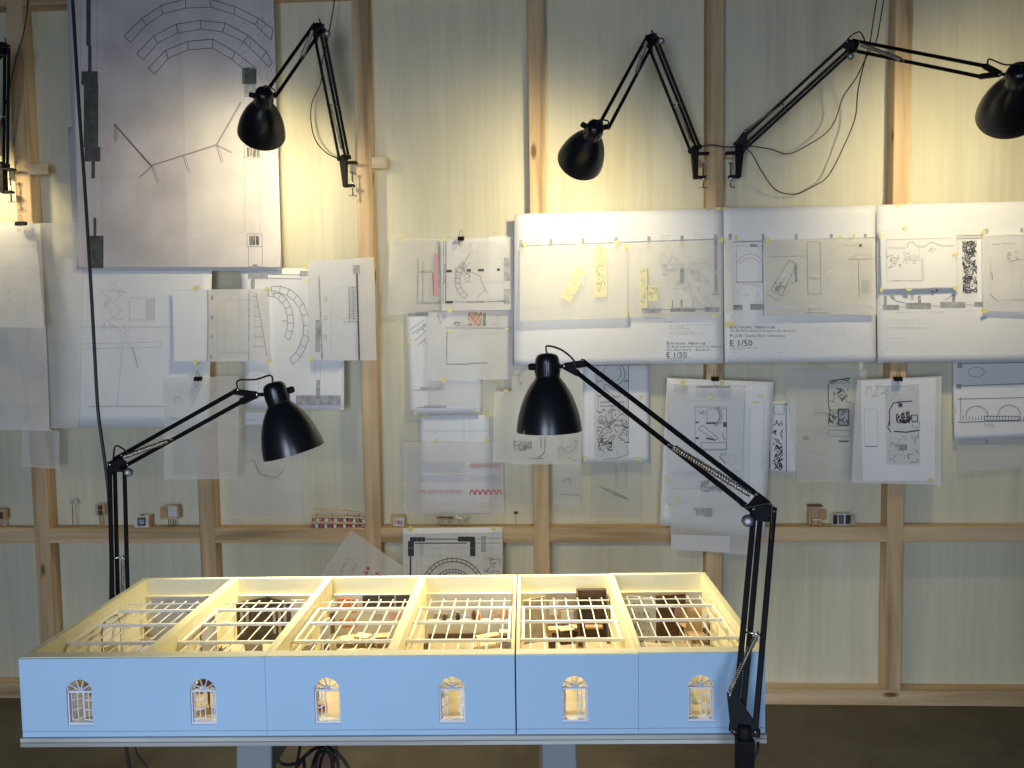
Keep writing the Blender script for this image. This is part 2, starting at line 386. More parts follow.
    def text(s, txt, x0, x1, base, h, m='ink'):
        c = bpy.data.curves.new('lettering_outline', 'FONT'); c.body = txt; c.resolution_u = 2
        if any(ch.islower() for ch in txt): pass
        o = bpy.data.objects.new('lettering_outline', c); C.objects.link(o)
        bpy.context.view_layer.update(); dg = bpy.context.evaluated_depsgraph_get()
        me = bpy.data.meshes.new_from_object(o.evaluated_get(dg))
        vs = [v.co.copy() for v in me.vertices]; fs = [tuple(p.vertices) for p in me.polygons]
        bpy.data.objects.remove(o); bpy.data.curves.remove(c); bpy.data.meshes.remove(me)
        xa = min(v.x for v in vs); xb = max(v.x for v in vs); cap = 0.69
        s.mb('lettering').add([s.pt(x0+(v.x-xa)/(xb-xa)*(x1-x0), base-v.y/cap*h) for v in vs], fs, m)
    def caps(s, words, x0, x1, base, h, m='ink'):    # small capitals: first letter of a word taller
        tot = sum(1.25+0.82*(len(w)-1)+0.6 for w in words)-0.6; k = (x1-x0)/tot; x = x0
        for w in words:
            for i, ch in enumerate(w):
                a = 1.25 if i == 0 else 0.82
                if ch in ".,'I-/1": pad = 0.30*a
                else: pad = 0.08*a
                s.text(ch, x+pad*k, x+(a-pad)*k, base, h if i == 0 else h*0.72, m) if ch not in '-' else s.line([(x+.2*k, base-h*.35), (x+.7*k, base-h*.35)], h*.12, m, 'lettering')
                x += a*k
            x += 0.6*k
    def done(s):
        for part, b in s.L.items(): b.build('tape' if part.startswith('tape_') else part, s.root)
        return s
TR = 'tracing paper sheets pinned to the wall'; WH = 'white drawing sheets pinned to the wall'
YS = -0.0585                                 # just in front of the uprights
def plan(s, x0, y0, x1, y1, m='pencil', w=0.6):
    s.rect(x0, y0, x1, y1, w, m)
# --- large smudged drawing, left
S = Sheet('large_drawing', [(68, 127), (274, 127), (282.5, 271), (75, 271)], YS-0.002, 'paper', 'bare white backing sheet showing as a margin under the large brick arch drawing', WH, (0.004, 0, 0.001), 'paper'); S.done()
S = Sheet('large_drawing', [(66.5, -12), (273, -12), (282, 269.5), (77.5, 269)], YS-0.010, 'paper', 'large pencil drawing of brick arches with dark wall piers, hanging top left', WH, (0.004, 0, 0.001))
S.fill([(72, -11), (181, -11), (189, 267), (80, 267)], 'aged', 'drawing_ground', 0.0006); S.fill([(181, -11), (272, -11), (281, 267), (189, 267)], 'aged_light', 'drawing_ground', 0.0006)
z1 = lambda X, Y: (60+X*.2246, Y*.2246)
z2 = lambda X, Y: (60+X*.2246, 110+Y*.2246)
def ring(o, i):
    S.line([z1(*p) for p in o], .75, 'charcoal'); S.line([z1(*p) for p in i], .65, 'charcoal')
    for a, c in zip(o, i): S.line([z1(*a), z1(*c)], .75, 'charcoal')
ring([(287, 163), (363, 85), (453, 25), (560, -3), (668, -3), (780, 30), (885, 82), (950, 130)], [(315, 190), (385, 112), (457, 63), (560, 37), (672, 32), (775, 65), (870, 110), (940, 180)])
ring([(343, 240), (418, 160), (520, 108), (625, 92), (737, 103), (838, 158), (920, 232), (946, 280)], [(372, 268), (435, 192), (525, 148), (630, 130), (725, 143), (820, 188), (895, 262), (930, 300)])
ring([(395, 305), (470, 225), (570, 185), (682, 175), (780, 232), (870, 300)], [(422, 332), (483, 260), (573, 222), (680, 215), (765, 265), (815, 305)])
S.line([z1(*p) for p in ((243, 553), (405, 738))], 1.1, 'charcoal'); S.line([z1(*p) for p in ((250, 557), (412, 740), (552, 695), (700, 650), (808, 460))], .5, 'pencil')
S.line([z1(*p) for p in ((405, 738), (550, 692), (697, 645), (805, 455))], .7, 'charcoal')
for a, c in (((410, 250), (352, 303)), ((410, 250), (435, 325)), ((550, 205), (573, 280)), ((697, 158), (720, 235)), ((697, 158), (765, 192)), ((246, 65), (248, 140))):
    S.line([z2(*a), z2(*c)], .6, 'charcoal'); S.line([z2(a[0]+8, a[1]), z2(c[0]+8, c[1]-3)], .5, 'pencil')
S.line([z2(435, 325), z2(485, 520)], .35, 'faint'); S.line([z2(765, 192), z2(800, 212)], .35, 'faint')
for q in ((97, 318, 170, 378), (108, 378, 172, 655), (112, 655, 182, 720), (118, -40, 138, 205), (126, 205, 142, 318), (142, 720, 158, 795)): S.fr(*z1(q[0], q[1]), *z1(q[2], q[3]))
for q in ((152, 480, 165, 560), (133, 560, 197, 705)): S.fr(*z2(q[0], q[1]), *z2(q[2], q[3]))
S.fr(*z1(812, 305), *z1(876, 375)); S.fr(*z1(820, 375), *z1(872, 432), 'smudge')
for q in ((822, 160, 890, 215), (835, 553, 902, 608), (842, 608, 903, 698)): S.rect(*z2(q[0], q[1]), *z2(q[2], q[3]), .5)
S.hatch(*z2(832, 165), *z2(888, 213), 9, .9, 'dark'); S.hatch(*z2(845, 558), *z2(888, 605), 8, 1.0, 'dark'); S.line([z2(862, 692), z2(882, 692)], 1.2, 'dark')
def dash(X, Ya, Yb, f):
    y = Ya
    while y < Yb: S.line([f(X, y), f(X, y+9)], .45, 'pencil'); y += 15
for X, a, c, f in ((93, 0, 300, z1), (165, 0, 310, z1), (190, 170, 560, z2), (825, 190, 550, z2), (893, 220, 550, z2), (900, 0, 150, z1)): dash(X, a, c, f)
for a, c in (((228, 0), (232, 500)), ((378, 0), (402, 740)), ((808, 190), (808, 460)), ((820, 300), (820, 480))): S.line([z1(*a), z1(*c)], .3, 'faint')
for a, c in (((205, 170), (205, 550)), ((905, 210), (905, 690)), ((205, 550), (900, 548)), ((815, 60), (815, 550)), ((148, 310), (152, 480))): S.line([z2(*a), z2(*c)], .3, 'faint')
for _ in range(26):
    X, Y = R.uniform(820, 940), R.uniform(60, 330); S.line([z1(X, Y), z1(X+R.uniform(-40, 30), Y+R.uniform(10, 60))], .35, 'pencil')
for _ in range(22):
    X, Y = R.uniform(200, 800), R.uniform(120, 420); S.line([z1(X, Y), z1(X+R.uniform(-90, 90), Y+R.uniform(20, 110))], .22, 'faint')
S.scrib(*z1(590, 530), *z1(680, 580), 12, 4, .4, 'pale'); S.scrib(*z1(250, 520), *z1(340, 570), 10, 5, .3, 'faint')
S.done()
# --- left cluster
S = Sheet('white_drawing', [(60, 258), (212, 258), (210, 427), (60, 427)], YS-0.001, 'paper', 'broad white plan sheet hanging below the large brick arch drawing, creased across the middle', WH, (0.01, 0, 0.001))
S.line([(78, 327), (172, 327)], .5, 'faint'); S.line([(90, 406), (168, 406)], .5, 'pencil'); S.line([(80, 344), (162, 342), (162, 347), (80, 349)], .4, 'faint')
S.line([(124, 312), (100, 290), (128, 292)], .4, 'faint'); S.rect(130, 298, 155, 320, .4, 'faint'); S.fr(146, 299, 155, 319, 'pale')
S.line([(103, 318), (128, 335), (118, 350)], .4, 'faint'); S.line([(123, 345), (119, 405)], .4, 'faint'); S.line([(133, 347), (139, 368)], .6, 'pencil'); S.scrib(98, 280, 130, 350, 16, 9, .35, 'faint'); S.scrib(100, 355, 160, 400, 8, 8, .3, 'pale'); S.done()
S = Sheet('tracing_sheet', [(34, 223), (84, 223), (81, 427), (50, 428)], YS-0.010, 'trace', 'long tracing sheet between the leftmost upright and the large arch drawing', TR, (0.012, 0.0, 0.003))
S.scrib(48, 250, 80, 340, 14, 6, .35, 'faint'); S.line([(62, 347), (68, 347)], .5); S.done()
S = Sheet('tracing_sheet', [(22, 425), (59.5, 431), (60, 469), (22.5, 466)], YS-0.014, 'trace', 'small blank tracing sheet at the foot of the leftmost hanging tracings', TR, (0.004, 0, 0.001))
S.line([(30, 440), (48, 441)], .4, 'faint'); S.tape(24, 427, 2.5, 5, 5); S.tape(51, 430, 2.5, 5, -5); S.done()
S = Sheet('tracing_sheet', [(-40, 224), (40, 224), (53, 430), (-40, 428)], YS-0.022, 'trace_dense', 'tall tracing sheet at the far left edge, reaching lowest under the shorter one', TR, (0.018, 0.0, 0.003))
S.line([(0, 387), (48, 388)], .4, 'faint'); S.line([(0, 406), (50, 407)], .35, 'faint'); S.line([(20, 350), (33, 420)], .35, 'faint'); S.rect(8, 330, 30, 352, .35, 'faint'); S.scrib(2, 340, 46, 420, 10, 6, .3, 'faint'); S.done()
S = Sheet('tracing_sheet', [(-40, 222), (33, 222), (51, 328), (-40, 327)], YS-0.046, 'trace_dense', 'curling tracing sheet under the black clip on the leftmost upright', TR, (0.022, 0.012, 0.003))
S.line([(0, 246), (34, 246), (34, 232)], .35, 'faint'); S.line([(0, 268), (40, 268)], .35, 'faint'); S.line([(8, 290), (30, 290), (28, 322)], .35, 'faint'); S.fr(14, 290, 19, 294, 'pale'); S.fr(15, 298, 20, 302, 'pale'); S.scrib(4, 275, 36, 320, 10, 6, .3, 'faint'); S.done()
S = Sheet('white_drawing', [(241, 269), (344, 267), (345, 410), (247, 408)], YS-0.002, 'paper', 'white plan sheet with a ring of blocks and grey walls, above the left table lamp', WH, (0.012, 0.0, 0.002))
S.fr(248, 274, 268, 279, 'smudge'); S.fr(251, 279, 255, 300, 'smudge'); S.line([(266, 274), (302, 275)], .5); S.line([(266, 278), (302, 279)], .5)
S.fr(300, 271, 330, 276, 'smudge'); S.fr(312, 274, 318, 291, 'smudge')
o = [(277+33*math.cos(math.radians(a)), 328-42*math.sin(math.radians(a))) for a in range(100, -62, -16)]; o2 = [(277+27*math.cos(math.radians(a)), 328-35*math.sin(math.radians(a))) for a in range(100, -62, -16)]
o3 = [(270+24*math.cos(math.radians(a)), 322-32*math.sin(math.radians(a))) for a in range(110, -40, -16)]; o4 = [(270+18*math.cos(math.radians(a)), 322-26*math.sin(math.radians(a))) for a in range(110, -40, -16)]
for A, B2 in ((o, o2), (o3, o4)):
    S.line(A, .5); S.line(B2, .5)
    for p, q in zip(A, B2): S.line([p, q], .5)
S.line([(282, 321), (288, 321)], .5); S.fr(317, 380, 321, 396, 'smudge'); S.fr(297, 395, 342, 405, 'smudge'); S.rect(254, 375, 260, 398, .4, 'faint'); S.line([(316, 362), (316, 380)], .4, 'faint'); S.line([(321, 362), (321, 380)], .4, 'faint')
S.tape(306, 266, 5, 4, 20); S.tape(343, 408, 4, 2.5, 0); S.done()
S = Sheet('tracing_sheet', [(172, 290), (268, 288.5), (270, 361), (175, 362)], YS-0.016, 'trace_dense', 'folded tracing sheet with a plain white left flap, on the second upright', TR, (0.010, 0.0, 0.002))
S.fill([(172.5, 290.5), (207, 290), (208, 361), (175.5, 361.5)], 'paper', 'white_flap', 0.0006); S.line([(208, 290), (209, 361)], 1.2, 'smudge')
for i in range(4): S.fr(211, 296+i*19.5, 213.5, 300+i*19.5, 'smudge')
S.line([(218, 290), (218, 361)], .4, 'faint'); S.rect(226, 300, 256, 352, .4, 'faint'); S.line([(249, 290), (250, 360)], .9, 'smudge'); S.line([(256, 292), (268, 356)], .5); S.line([(240, 300), (240, 352)], .3, 'faint')
for i in range(6): S.line([(254, 296+i*10), (257+i*1.6, 297+i*10)], .4)
S.line([(218, 355), (230, 352), (268, 354)], .35, 'faint'); S.arc(232, 312, 14, 90, 200, .35, 'faint'); S.tape(196, 288, 5, 5, 30); S.tape(197, 362, 4, 5, 40); S.tape(267, 289, 4, 4, 20); S.tape(270, 361, 4, 4, 10); S.done()
S = Sheet('tracing_sheet', [(308, 261), (374, 257), (377, 360), (309, 361)], YS-0.018, 'trace_dense', 'tracing sheet with a circle and a spiral stair plan, overlapping the third upright', TR, (0.008, 0.0, 0.002))
S.fill([(309, 262), (354, 259), (356, 360), (310, 360)], 'pale', 'grey_wash', 0.0005)
S.line([(319, 276), (323, 360)], 1.6, 'smudge'); S.fr(316, 320, 321, 352, 'smudge'); S.fr(353, 265, 360, 274, 'smudge'); S.line([(357, 274), (360, 360)], 1.6, 'dark'); S.line([(331, 291), (332, 355)], .4, 'faint'); S.arc(344, 303, 11, 0, 360, .4, 'faint', ry=16)
for i in range(14): S.line([(349, 288+i*2.3), (356, 287.5+i*2.4)], .6, 'pencil')
S.line([(349, 286), (350, 322)], .5); S.line([(353, 286), (354, 322)], .5); S.line([(344, 322), (358, 322)], .5); S.line([(308, 330), (309, 340)], .4)
for i in range(3): S.rect(325, 297+i*19, 327, 301+i*19, .4)
S.note(361, 270, 366, 6, 2.6, 'faint'); S.tape(372, 259, 4, 3, 30); S.tape(311, 359, 4, 4, 10); S.tape(308, 281, 4, 3, 0); S.done()
S = Sheet('tracing_sheet', [(164, 378), (239, 376), (239.5, 478), (166, 479)], YS-0.012, 'trace', 'tracing sheet clipped on the second upright behind the arm of the left table lamp', TR, (0.014, 0.0, 0.002))
S.line([(168, 419), (240, 415)], .4, 'faint'); S.line([(170, 418), (178, 418)], .5); S.scrib(175, 390, 195, 410, 8, 7, .3, 'faint'); S.line([(205, 430), (218, 431)], .4, 'faint'); S.done()
S = Sheet('tracing_sheet', [(231, 423), (302, 424), (303, 518), (231, 517)], -0.004, 'trace', 'tracing sheet with a faint zigzag line, low under the left table lamp shade', TR, (0.006, 0.0, 0.001))
S.line([(247, 462), (254, 460), (260, 474), (276, 478), (284, 470)], .6, 'pencil'); S.line([(240, 430), (262, 428), (262, 434)], .4, 'faint'); S.scrib(245, 430, 295, 480, 10, 10, .3, 'faint'); S.done()
S = Sheet('white_drawing', [(243, 412), (301, 413), (301, 424), (243, 425)], -0.003, 'paper', 'white strip of paper peeking out behind the left table lamp shade', WH, (0.002, 0, 0.001), 'paper'); S.line([(246, 420), (256, 420)], .5); S.done()
# --- centre cluster
S = Sheet('tracing_sheet', [(391, 239), (443, 238.5), (441, 310), (387, 316)], -0.016, 'trace', 'tracing sheet with a red line in a plan, left of the centre clip', TR, (0.012, 0, 0.002))
for a in ((418, 259, 418, 305), (439, 245, 439, 305), (423, 260, 423, 305)): S.line([a[:2], a[2:]], .9, 'smudge')
S.line([(417, 272), (443, 272)], 1.6, 'smudge'); S.line([(417, 303), (441, 303)], 1.6, 'smudge'); S.fr(434, 254, 439, 270, 'rose'); S.fr(434, 272, 439, 296, 'rose'); S.line([(433, 273), (434, 296)], .8, 'red'); S.tape(402, 239, 2.5, 5, 0); S.done()
S = Sheet('white_drawing', [(488, 236), (507.5, 235), (507.5, 300), (488, 300)], -0.006, 'paper', 'white sheet corner sticking out behind the tracing under the centre clip', WH, (0.004, 0, 0.001), 'paper')
S.fr(504.5, 258, 509, 282, 'smudge'); S.done()
S = Sheet('white_drawing', [(406, 314), (480, 312), (481.5, 412), (411, 414.5)], -0.010, 'paper', 'white section drawing hanging crooked under the centre tracings', WH, (0.012, 0, 0.002))
S.line([(410, 330), (424, 320)], .5); S.line([(412, 334), (426, 324)], .5); S.line([(415, 341), (424, 333)], .5); S.line([(418, 345), (426, 338)], .5); S.scrib(410, 318, 426, 346, 9, 4, .4); S.fr(408, 311, 430, 316, 'smudge')
S.line([(414, 390), (440, 390)], .5); S.line([(418, 407), (446, 407)], .5)
for i in range(18): S.line([(421+i*1.4, 387), (421.7+i*1.4, 389.6)], .6)
for i in range(16): S.line([(425+i*1.4, 405), (425.6+i*1.4, 407)], .6)
S.line([(430, 390), (430, 404)], .3, 'faint'); S.tape(409, 343, 2.5, 4, 0); S.tape(478, 410, 4, 2.5, 0); S.tape(416, 413, 4, 2, 0); S.done()
S = Sheet('tracing_sheet', [(428, 311), (514, 308), (512, 379), (428, 380)], -0.022, 'trace_dense', 'tracing sheet with a small orange collage, below the room plan in the centre', TR, (0.010, 0, 0.002))
S.line([(428, 311), (512, 310)], .9, 'smudge'); S.line([(446, 328), (512, 328)], .8, 'smudge'); S.fr(468, 312, 482, 326, 'collage', 'collage'); S.fr(483, 313, 486, 326, 'green', 'collage'); S.line([(469, 314), (476, 322), (481, 313)], .8, 'red'); S.scrib(454, 322, 467, 326, 10, 3, .5)
S.line([(447, 330), (447, 363)], .8, 'smudge'); S.line([(446, 364), (470, 364), (470, 363), (488, 363)], .8, 'pencil'); S.scrib(488, 314, 502, 326, 9, 5, .3, 'faint'); S.line([(438, 315), (441, 324)], .5); S.tape(449, 331, 5, 3, 20); S.tape(444, 380, 5, 5, 45); S.tape(507, 329, 4, 2.5, 0); S.done()
S = Sheet('tracing_sheet', [(441, 239), (513, 237), (514, 310), (442, 311)], -0.030, 'trace_dense', 'tracing sheet with a pencil room plan under the centre clip', TR, (0.010, 0.004, 0.002))
S.line([(446, 241), (446, 303)], .9, 'pencil'); S.line([(443.5, 241), (443.5, 303)], .9, 'smudge'); S.fr(443, 264, 446, 283, 'smudge'); S.fr(446, 270, 452, 272.5, 'dark'); S.fr(467, 269, 471, 272, 'dark'); S.fr(478, 269, 484, 271.5, 'dark'); S.fr(497, 268.5, 500, 271, 'dark')
S.fr(446, 301, 453, 303.5, 'dark'); S.line([(453, 302), (467, 302)], .5); S.fr(467, 301, 484, 303, 'smudge'); S.line([(484, 302), (510, 301)], .6); S.fr(498, 300, 506, 302, 'smudge')
S.arc(478, 280, 23, 130, 235, .5); S.arc(478, 280, 18, 130, 235, .5)
for a in range(130, 236, 15): S.line([(478+23*math.cos(math.radians(a)), 280-23*math.sin(math.radians(a))), (478+18*math.cos(math.radians(a)), 280-18*math.sin(math.radians(a)))], .5)
S.line([(470, 253), (462, 268), (480, 276), (485, 290), (477, 298)], .5); S.line([(485, 290), (488, 293)], .5); S.scrib(455, 262, 470, 282, 22, 5, .35); S.fr(446, 242, 457, 251, 'pale'); S.fr(472, 240, 478, 250, 'pale'); S.fr(504, 258, 510, 281, 'smudge'); S.fr(504, 289, 510, 304, 'smudge')
S.line([(478, 242), (478, 275)], .4, 'faint'); S.line([(446, 283), (508, 282)], .3, 'faint'); S.tape(443, 239, 4, 3, 0); S.tape(450, 310, 5, 5, 45); S.done()
S = Sheet('tracing_sheet', [(428, 380), (498, 383), (491, 406), (428, 406)], -0.024, 'trace_thin', 'short blank strip of tracing paper across the foot of the crooked section drawing', TR, (0.004, 0, 0.001), 'paper'); S.done()
S = Sheet('tracing_sheet', [(399, 421), (504, 415), (505, 500), (402, 504)], -0.003, 'trace_thin', 'wide thin tracing sheet lying flat on the wall behind the red pattern sheets', TR, (0.004, 0, 0.001), 'paper'); S.done()
S = Sheet('white_drawing', [(420, 415), (489.5, 415), (490.5, 513), (421, 513)], -0.008, 'paper', 'narrow white sheet taped behind the tracing with rows of red patterns', WH, (0.006, 0, 0.001))
S.line([(421, 431), (488, 431)], .4, 'faint'); S.line([(464, 416), (464, 440)], .4, 'faint'); S.line([(470, 420), (470, 440)], .3, 'faint'); S.tape(425.5, 415.5, 5, 4, 0); S.tape(487, 415, 3, 6, 5); S.done()
S = Sheet('tracing_sheet', [(404, 442), (503, 442), (504, 512), (404.5, 514)], -0.016, 'trace', 'tracing sheet with rows of red, blue and grey pattern strips, hung low in the centre', TR, (0.008, 0, 0.001))
S.fr(420, 462, 464, 468, 'pale')
for i in range(34): S.line([(420+i*1.3, 462), (420.7+i*1.3, 468)], .4, 'faint')
for i in range(14): S.line([(470+i*2.2, 468), (471+i*2.2, 463), (472+i*2.2, 468)], .6, 'rose')
for r in (476, 478.5, 481):
    for i in range(18): S.line([(420+i*2.5, r), (421.3+i*2.5, r)], .6, 'blue_ink')
    for i in range(12): S.line([(470+i*2.6, r), (471.3+i*2.6, r)], .6, 'blue_ink')
S.rect(421, 471, 464, 476, .3, 'faint')
for i in range(8):
    S.line([(420+i*5.4, 494), (421.5+i*5.4, 489.5), (424+i*5.4, 491), (424.5+i*5.4, 494.5)], .8, 'rose')
    if i < 6: S.line([(470+i*5.4, 494), (471.5+i*5.4, 489.5), (474+i*5.4, 491), (474.5+i*5.4, 494.5)], 1.1, 'red')
for r in (502, 504, 506):
    for i in range(18): S.line([(421+i*2.4, r), (422+i*2.4, r)], .4, 'rose')
    for i in range(12): S.line([(471+i*2.6, r+.6), (472.2+i*2.6, r+.6)], .6, 'red' if 3 < i < 8 else 'rose')
S.line([(400, 442), (504, 442)], .3, 'faint'); S.tape(436, 441, 3, 5, 25); S.tape(485.5, 441, 3, 5, 0); S.tape(405.5, 483, 2.5, 5, 0); S.done()
# --- sheets behind and right of the right table lamp
S = Sheet('tracing_sheet', [(494, 391), (558, 392), (557, 462), (493, 462)], -0.060, 'trace_warm', 'plain tracing sheet half hidden behind the right table lamp shade, left of the sketch', TR, (0.006, 0, 0.001), 'paper'); S.tape(506, 391, 4, 3, -20); S.done()
S = Sheet('tracing_sheet', [(512, 365), (583, 367), (581, 464), (511, 464)], -0.066, 'trace_warm', 'tracing sheet with pencil room sketches directly behind the right table lamp shade', TR, (0.006, 0, 0.001))
S.scrib(514, 441, 532, 450, 26, 6, .6); S.line([(514, 438), (514, 448)], .6); S.arc(536, 448, 9, -80, 10, .9, 'pencil'); S.line([(541, 437), (541, 447)], .9); S.line([(545, 437), (545, 447)], .9); S.line([(529, 458), (544, 458)], .8); S.rect(514, 366, 545, 460, .35, 'faint'); S.scrib(513, 372, 522, 385, 8, 5, .5); S.fr(544, 372, 548, 385, 'smudge'); S.scrib(558, 438, 578, 462, 9, 5, .4); S.line([(560, 446), (566, 450), (570, 452), (577, 446)], .5); S.rect(570, 439, 577, 446, .4, 'faint'); S.line([(524, 370), (518, 374), (519, 380)], .7, 'pencil'); S.done()
S = Sheet('tracing_sheet', [(554, 462), (581, 463), (581, 505), (553, 503.5)], -0.010, 'trace_warm', 'narrow tracing slip with a small arrow sketch, right of the fourth upright', TR, (0.008, 0, 0.001))
S.line([(562, 482), (569, 478), (571, 484)], .6); S.line([(562, 494), (579, 495)], .5); S.scrib(561, 476, 577, 486, 5, 5, .3, 'faint'); S.done()
S = Sheet('tracing_sheet', [(591, 462), (643, 462), (642, 518), (590, 517)], -0.004, 'trace_thin', 'thin tracing sheet with slanted pencil strokes, below the dark strip plan', TR, (0.005, 0, 0.001))
S.line([(597, 485), (627, 498)], .6); S.line([(603, 489), (614, 492)], .6); S.line([(613, 494), (628, 499)], .8); S.rect(615, 464, 625, 484, .4, 'faint'); S.rect(617, 468, 627, 490, .4, 'faint'); S.scrib(600, 464, 635, 500, 8, 6, .3, 'faint'); S.done()
S = Sheet('white_drawing', [(579, 366), (649, 364.5), (648.5, 462), (582, 463)], -0.012, 'paper', 'white sheet with a tall dark strip plan, behind the right table lamp arm', WH, (0.010, 0, 0.002))
S.fr(594, 366, 628, 460, 'pale'); S.line([(628.5, 365), (628, 443)], .8, 'pencil'); S.line([(597, 366), (597, 396)], .5)
for y in (381, 396, 412, 427, 442): S.line([(597, y), (602, y)], 1.0); S.line([(624, y), (629, y)], 1.0, 'ink')
S.arc(612, 373, 9, -60, 250, .6); S.arc(614, 374, 11, -80, 100, .9); S.line([(606, 384), (621, 394), (617, 398), (603, 388)], .7, close=True); S.line([(600, 402), (624, 402)], .9); S.line([(600, 406), (624, 406)], .9)
S.fr(608, 411, 618, 413, 'smudge'); S.fr(608, 426, 617, 428, 'dark'); S.fr(608, 442, 617, 444, 'dark'); S.scrib(597, 409, 627, 440, 70, 5, .7, 'pencil'); S.scrib(598, 438, 612, 450, 20, 5, .6, 'ink'); S.scrib(598, 396, 626, 458, 40, 5, .5, 'smudge'); S.line([(626, 444), (628, 454), (615, 458), (602, 459)], .6); S.tape(641, 397, 3, 4, 15); S.tape(638, 458, 6, 3.5, 15); S.tape(585, 458, 3, 5, 0); S.tape(643, 366, 4, 2, 0); S.done()
# right stack
S = Sheet('white_drawing', [(667, 378), (774, 382), (763, 537), (659.5, 524)], YS-0.003, 'paper', 'white sheet at the back of the clipped stack on the fifth upright', WH, (0.016, 0, 0.002), 'paper')
S.line([(764, 400), (762, 470)], .4, 'faint'); S.line([(750, 407), (748, 500)], .4, 'faint'); S.tape(761, 396, 6, 2, 0); S.tape(755, 402, 7, 2, 0); S.done()
S = Sheet('tracing_sheet', [(667, 384), (746, 386), (744, 420), (666, 418)], YS-0.014, 'trace', 'tracing sheet right under the clip of the stack on the fifth upright', TR, (0.004, 0, 0.001))
S.rect(696, 386, 730, 396, .6, 'faint'); S.hatch(674, 385, 688, 395, 9, .5, 'faint'); S.fr(696, 386, 730, 388, 'smudge'); S.hatch(700, 389, 728, 396, 12, .4, 'faint'); S.tape(683, 383, 5, 6, 20); S.tape(722, 384, 4, 5, 10); S.done()
S = Sheet('tracing_sheet', [(669, 397), (745, 397), (742, 506), (663, 504)], YS-0.022, 'trace', 'tracing sheet with an arc and a slanted box, in the stack on the fifth upright', TR, (0.012, 0, 0.002))
S.fill([(670, 402), (744, 400), (742, 470), (666, 472)], 'pale', 'grey_wash', 0.0005); S.rect(695, 407, 726.5, 450, .5); S.rect(707, 409, 726.5, 423, .5)
S.arc(711, 416, 9, -70, 60, 1.4, 'pencil'); S.arc(711, 416, 11, -70, 60, .5, 'ink'); S.line([(706, 423), (716, 423)], 1.6, 'ink'); S.line([(702, 425), (718, 438), (715, 440), (698, 429)], .7, 'pencil', close=True); S.line([(706, 438), (715, 440)], 1.6, 'dark')
S.fr(723, 422, 727, 427, 'dark'); S.fr(695.5, 437, 698.5, 439, 'ink'); S.fr(695.5, 421.5, 698.5, 423, 'ink'); S.line([(722, 432), (724, 439), (726, 439)], .8); S.rect(701, 442.5, 726, 449, .6); S.line([(722, 442), (710, 450)], .3, 'faint'); S.scrib(697, 408, 706, 414, 7, 3, .5); S.line([(719, 456), (725, 463)], 1.2, 'pencil'); S.rect(720, 453, 726, 455, .5); S.rect(728, 455, 735, 464, .4, 'faint')
S.scrib(700, 480, 728, 492, 30, 6, .6, 'pencil'); S.hatch(700, 486, 730, 491, 12, .6, 'smudge'); S.line([(668, 473), (744, 478)], .4, 'faint'); S.line([(667, 488), (744, 489)], .4, 'faint'); S.tape(710, 397, 3, 4, 0); S.tape(666, 479, 3, 5, 0); S.tape(676, 499, 3, 6, 10); S.tape(670, 504, 4, 3, 25); S.tape(737, 505, 3, 3, 0); S.done()
S = Sheet('tracing_sheet', [(670, 505), (749, 505), (753, 554.5), (671, 549)], YS-0.040, 'trace', 'lowest tracing sheet of the stack on the fifth upright, over the horizontal rail', TR, (0.006, 0, 0.001))
S.hatch(695, 508, 712, 516, 9, .7, 'pencil'); S.scrib(694, 508, 712, 516, 10, 4, .5); S.line([(673, 515), (684, 518)], .4, 'faint'); S.line([(713, 508), (712, 521)], .4, 'faint'); S.fill([(671, 534), (730, 536), (729, 552), (671, 549)], 'pale', 'grey_wash', 0.0005); S.done()
S = Sheet('white_drawing', [(769, 402), (797, 401), (796, 474), (770, 472)], -0.006, 'paper', 'narrow white strip with dense black ink furniture, right edge of the clipped stack', WH, (0.004, 0, 0.001))
S.line([(786, 402), (786, 472)], .7, 'ink'); S.scrib(773, 420, 782, 470, 46, 4, .8, 'ink'); S.rect(774, 404, 784, 414, .5); S.line([(775, 468), (781, 455), (776, 450)], .8, 'ink'); S.line([(783, 404), (790, 404)], .7, 'ink'); S.done()
S = Sheet('tracing_sheet', [(783, 368), (868, 370), (864, 480), (797, 481)], -0.014, 'trace', 'tracing sheet with an ink chair plan, between the clipped stack and the sixth upright', TR, (0.010, 0, 0.002))
S.line([(828, 384), (828, 405), (830, 410), (828, 425)], .7, 'ink'); S.line([(830, 381), (850, 378)], .9, 'ink'); S.scrib(829, 379, 850, 384, 12, 4, .5, 'ink'); S.rect(828, 410, 849, 426, .5); S.fr(838, 409, 848, 425, 'smudge'); S.rect(838, 409, 848, 425, .9, 'ink'); S.scrib(829, 410, 847, 425, 24, 4, .7, 'ink'); S.scrib(830, 388, 852, 402, 22, 5, .5, 'ink'); S.rect(828, 430, 850, 436, .5); S.line([(838, 441), (848, 441)], 1.4, 'dark'); S.line([(829, 442), (850, 452)], .3, 'faint')
S.scrib(812, 400, 822, 416, 14, 5, .4, 'faint'); 
for i in range(4): S.rect(792+i*10, 428, 799+i*10, 432, .4, 'faint'); S.fr(802, 436, 808, 440, 'pale')
S.line([(818, 412), (828, 414)], .5); S.note(790, 450, 830, 3, 5, 'pale'); S.done()
S = Sheet('tracing_sheet', [(857, 380), (942, 376), (939, 484), (850, 482)], YS-0.008, 'trace_dense', 'tracing sheet with a dark ink furniture plan, clipped on the sixth upright', TR, (0.014, 0, 0.002))
S.fill([(861, 381), (936, 378), (933, 480), (861, 480)], 'paper', 'white_layer', 0.0004)
S.fill([(885, 386), (919, 384), (919, 464), (885, 464)], 'pale', 'grey_wash', 0.0006)
